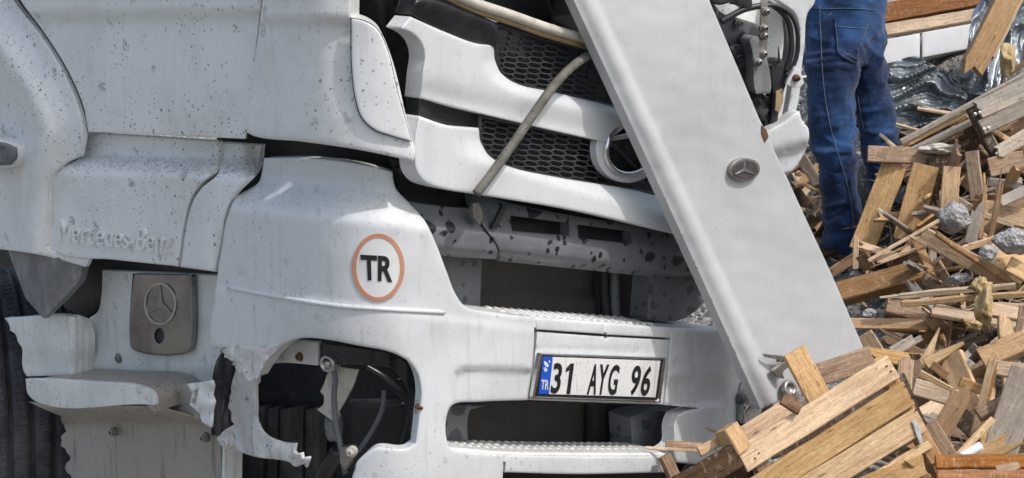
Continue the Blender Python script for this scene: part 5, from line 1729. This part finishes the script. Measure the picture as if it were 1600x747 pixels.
# body: one continuous figure, most of it above the frame
up = Vector(UPV)
def U(x, z, dd=0.0): return Q(1318, -75, .03) + Vector((x, dd, z))
BD = [(Q(1314, 30, .02), (.13, .09)), (U(0, .12), (.145, .10)), (U(.01, .32), (.16, .105)), (U(.01, .44), (.12, .09)), (U(.012, .52), (.055, .055)), (U(.02, .60, .01), (.068, .078)), (U(.025, .68, .02), (.078, .092)), (U(.02, .76, .01), (.06, .07)),
      (U(-.19, .42), .052), (U(-.27, .17), .043), (U(-.20, .05, .24), .034), (U(-.17, .05, .30), (.040, .018)),
      (U(.21, .42), .052), (U(.29, .17), .043), (U(.24, .05, .24), .034), (U(.21, .05, .30), (.040, .018)),
      (Q(1303, 75), .06), (Q(1303, 220), .036), (Q(1316, 398, .02), .030), (Q(1326, 408, .02), .028), (Q(1342, 74, .11), .058), (Q(1374, 215, .11), .036), (Q(1389, 396, .16), .030), (Q(1398, 408, .16), .028)]
BE = [(0, 1), (1, 2), (2, 3), (3, 4), (4, 5), (5, 6), (6, 7), (3, 8), (8, 9), (9, 10), (10, 11), (3, 12), (12, 13), (13, 14), (14, 15), (0, 16), (16, 17), (17, 18), (18, 19), (0, 20), (20, 21), (21, 22), (22, 23)]
for (h, sgn) in ((11, 1), (15, -1)):
    base = BD[h][0]
    for j, (dx, L) in enumerate(((-.027, .07), (-.009, .08), (.009, .076), (.026, .06))):
        k = len(BD)
        BD.append((base + Vector((dx, .05, 0)), .0095)); BD.append((base + Vector((dx * 1.1, .05 + L * .55, -.012)), .0085)); BD.append((base + Vector((dx * 1.1, .05 + L * .8, -.034)), .0075))
        BE += [(h, k), (k, k + 1), (k + 1, k + 2)]
    k = len(BD)
    BD.append((base + Vector((sgn * .042, .02, -.01)), .011)); BD.append((base + Vector((sgn * .052, .06, -.02)), .009))
    BE += [(h, k), (k, k + 1)]
body = skin_figure('body', BD, BE, M['skin'], per, .009)
JK = [(U(0, .0), (.17, .125)), (U(0, .06), (.175, .128)), (U(0, .15), (.165, .12)), (U(.01, .34), (.18, .125)), (U(.01, .46), (.12, .095)), (U(-.19, .425), .066), (U(-.27, .17), .056), (U(-.21, .06, .20), .046),
      (U(.21, .425), .066), (U(.29, .17), .056), (U(.245, .06, .20), .046)]
skin_figure('jacket', JK, [(0, 1), (1, 2), (2, 3), (3, 4), (3, 5), (5, 6), (6, 7), (3, 8), (8, 9), (9, 10)], M['cloth'], per, .012)
HR = [(U(.02, .66, -.03), (.075, .075)), (U(.022, .73, 0), (.085, .092)), (U(.022, .78, .02), (.06, .07))]
skin_figure('hair', HR, [(0, 1), (1, 2)], M['black'], per, .012)
for (x, y, dd) in ((1308, 410, 0.0), (1390, 408, .12)):
    skin_figure('shoe', [(Q(x - 14, y + 3, dd - .02), (.042, .036)), (Q(x, y + 6, dd), (.046, .034)), (Q(x + 30, y + 9, dd + .04), (.044, .026)), (Q(x + 48, y + 11, dd + .06), (.034, .018))], [(0, 1), (1, 2), (2, 3)], M['shoe'], per, .008)


def on_jeans(pts, lift=.003):
    """points of the jeans' surface behind picture points"""
    deps = bpy.context.evaluated_depsgraph_get()
    deps.update()
    inv = jeans.matrix_world.inverted()
    o0 = inv @ Vector(C0)
    out = []
    for (x, y) in pts:
        d = (inv.to_3x3() @ Vector(rays([(x, y)])[0])).normalized()
        ok, loc, n_, _ = jeans.ray_cast(o0, d)
        if ok:
            out.append(np.array(jeans.matrix_world @ (loc + n_ * lift)))
    return out


bpy.context.view_layer.update()


def stitch(name, pts, rad=.0016, parent=None):
    pts = [tuple(p) for p in curve(pts, 8, False)]
    P = on_jeans(pts)
    if len(P) > 2:
        return tube(name, P, rad, M['thread'], parent or jeans, 5, 1)


class JeanSurf(Plane):
    def P(s, p):
        p = np.atleast_2d(p)
        inv = jeans.matrix_world.inverted()
        o0 = inv @ Vector(C0)
        out = []
        for q in p:
            d = (inv.to_3x3() @ Vector(rays([q])[0])).normalized()
            ok, loc, n_, _ = jeans.ray_cast(o0, d)
            out.append(np.array(jeans.matrix_world @ loc) if ok else Pt(q[0], q[1], DP))
        return np.array(out)

    def inv(s, p):
        return 1 / ((s.P(p) - C0) @ FWD)


pk = panel('back_pocket', [(1303, 29), (1359, 33), (1350, 62), (1342, 84), (1337, 101), (1322, 94), (1309, 84), (1306, 60)], JeanSurf((0, 0, 0), (0, 0, 1)), M['denim'], jeans, thick=.008, r=3, e=.004, grid=5,
           relief=lambda x, y: 0 * x + .006)
stitch('pocket_seam', [(1305, 32), (1356, 36)], .0012)
for line in ([(1305, 36), (1308, 60), (1311, 82), (1323, 91), (1336, 98), (1341, 82), (1348, 62), (1356, 37)], [(1305, 41), (1355, 45)], [(1310, 76), (1338, 92)]):
    P = JeanSurf((0, 0, 0), (0, 0, 1)).P(curve(line, 6, False))
    P = P + (C0 - P) / np.linalg.norm(C0 - P, axis=1)[:, None] * .009
    tube('pocket_stitching', list(P), .0011, M['thread'], pk, 5, 1)
stitch('side_seam', [(1281, 10), (1283, 60), (1287, 130), (1296, 190), (1306, 230), (1320, 275), (1331, 330), (1334, 372)], .0014)
stitch('waist_seam', [(1266, 12), (1290, 14), (1330, 13), (1366, 16)], .0013)
stitch('waist_seam', [(1263, 38), (1280, 36), (1300, 20)], .0010)
stitch('inner_seam', [(1341, 150), (1345, 175), (1350, 200)], .0010)
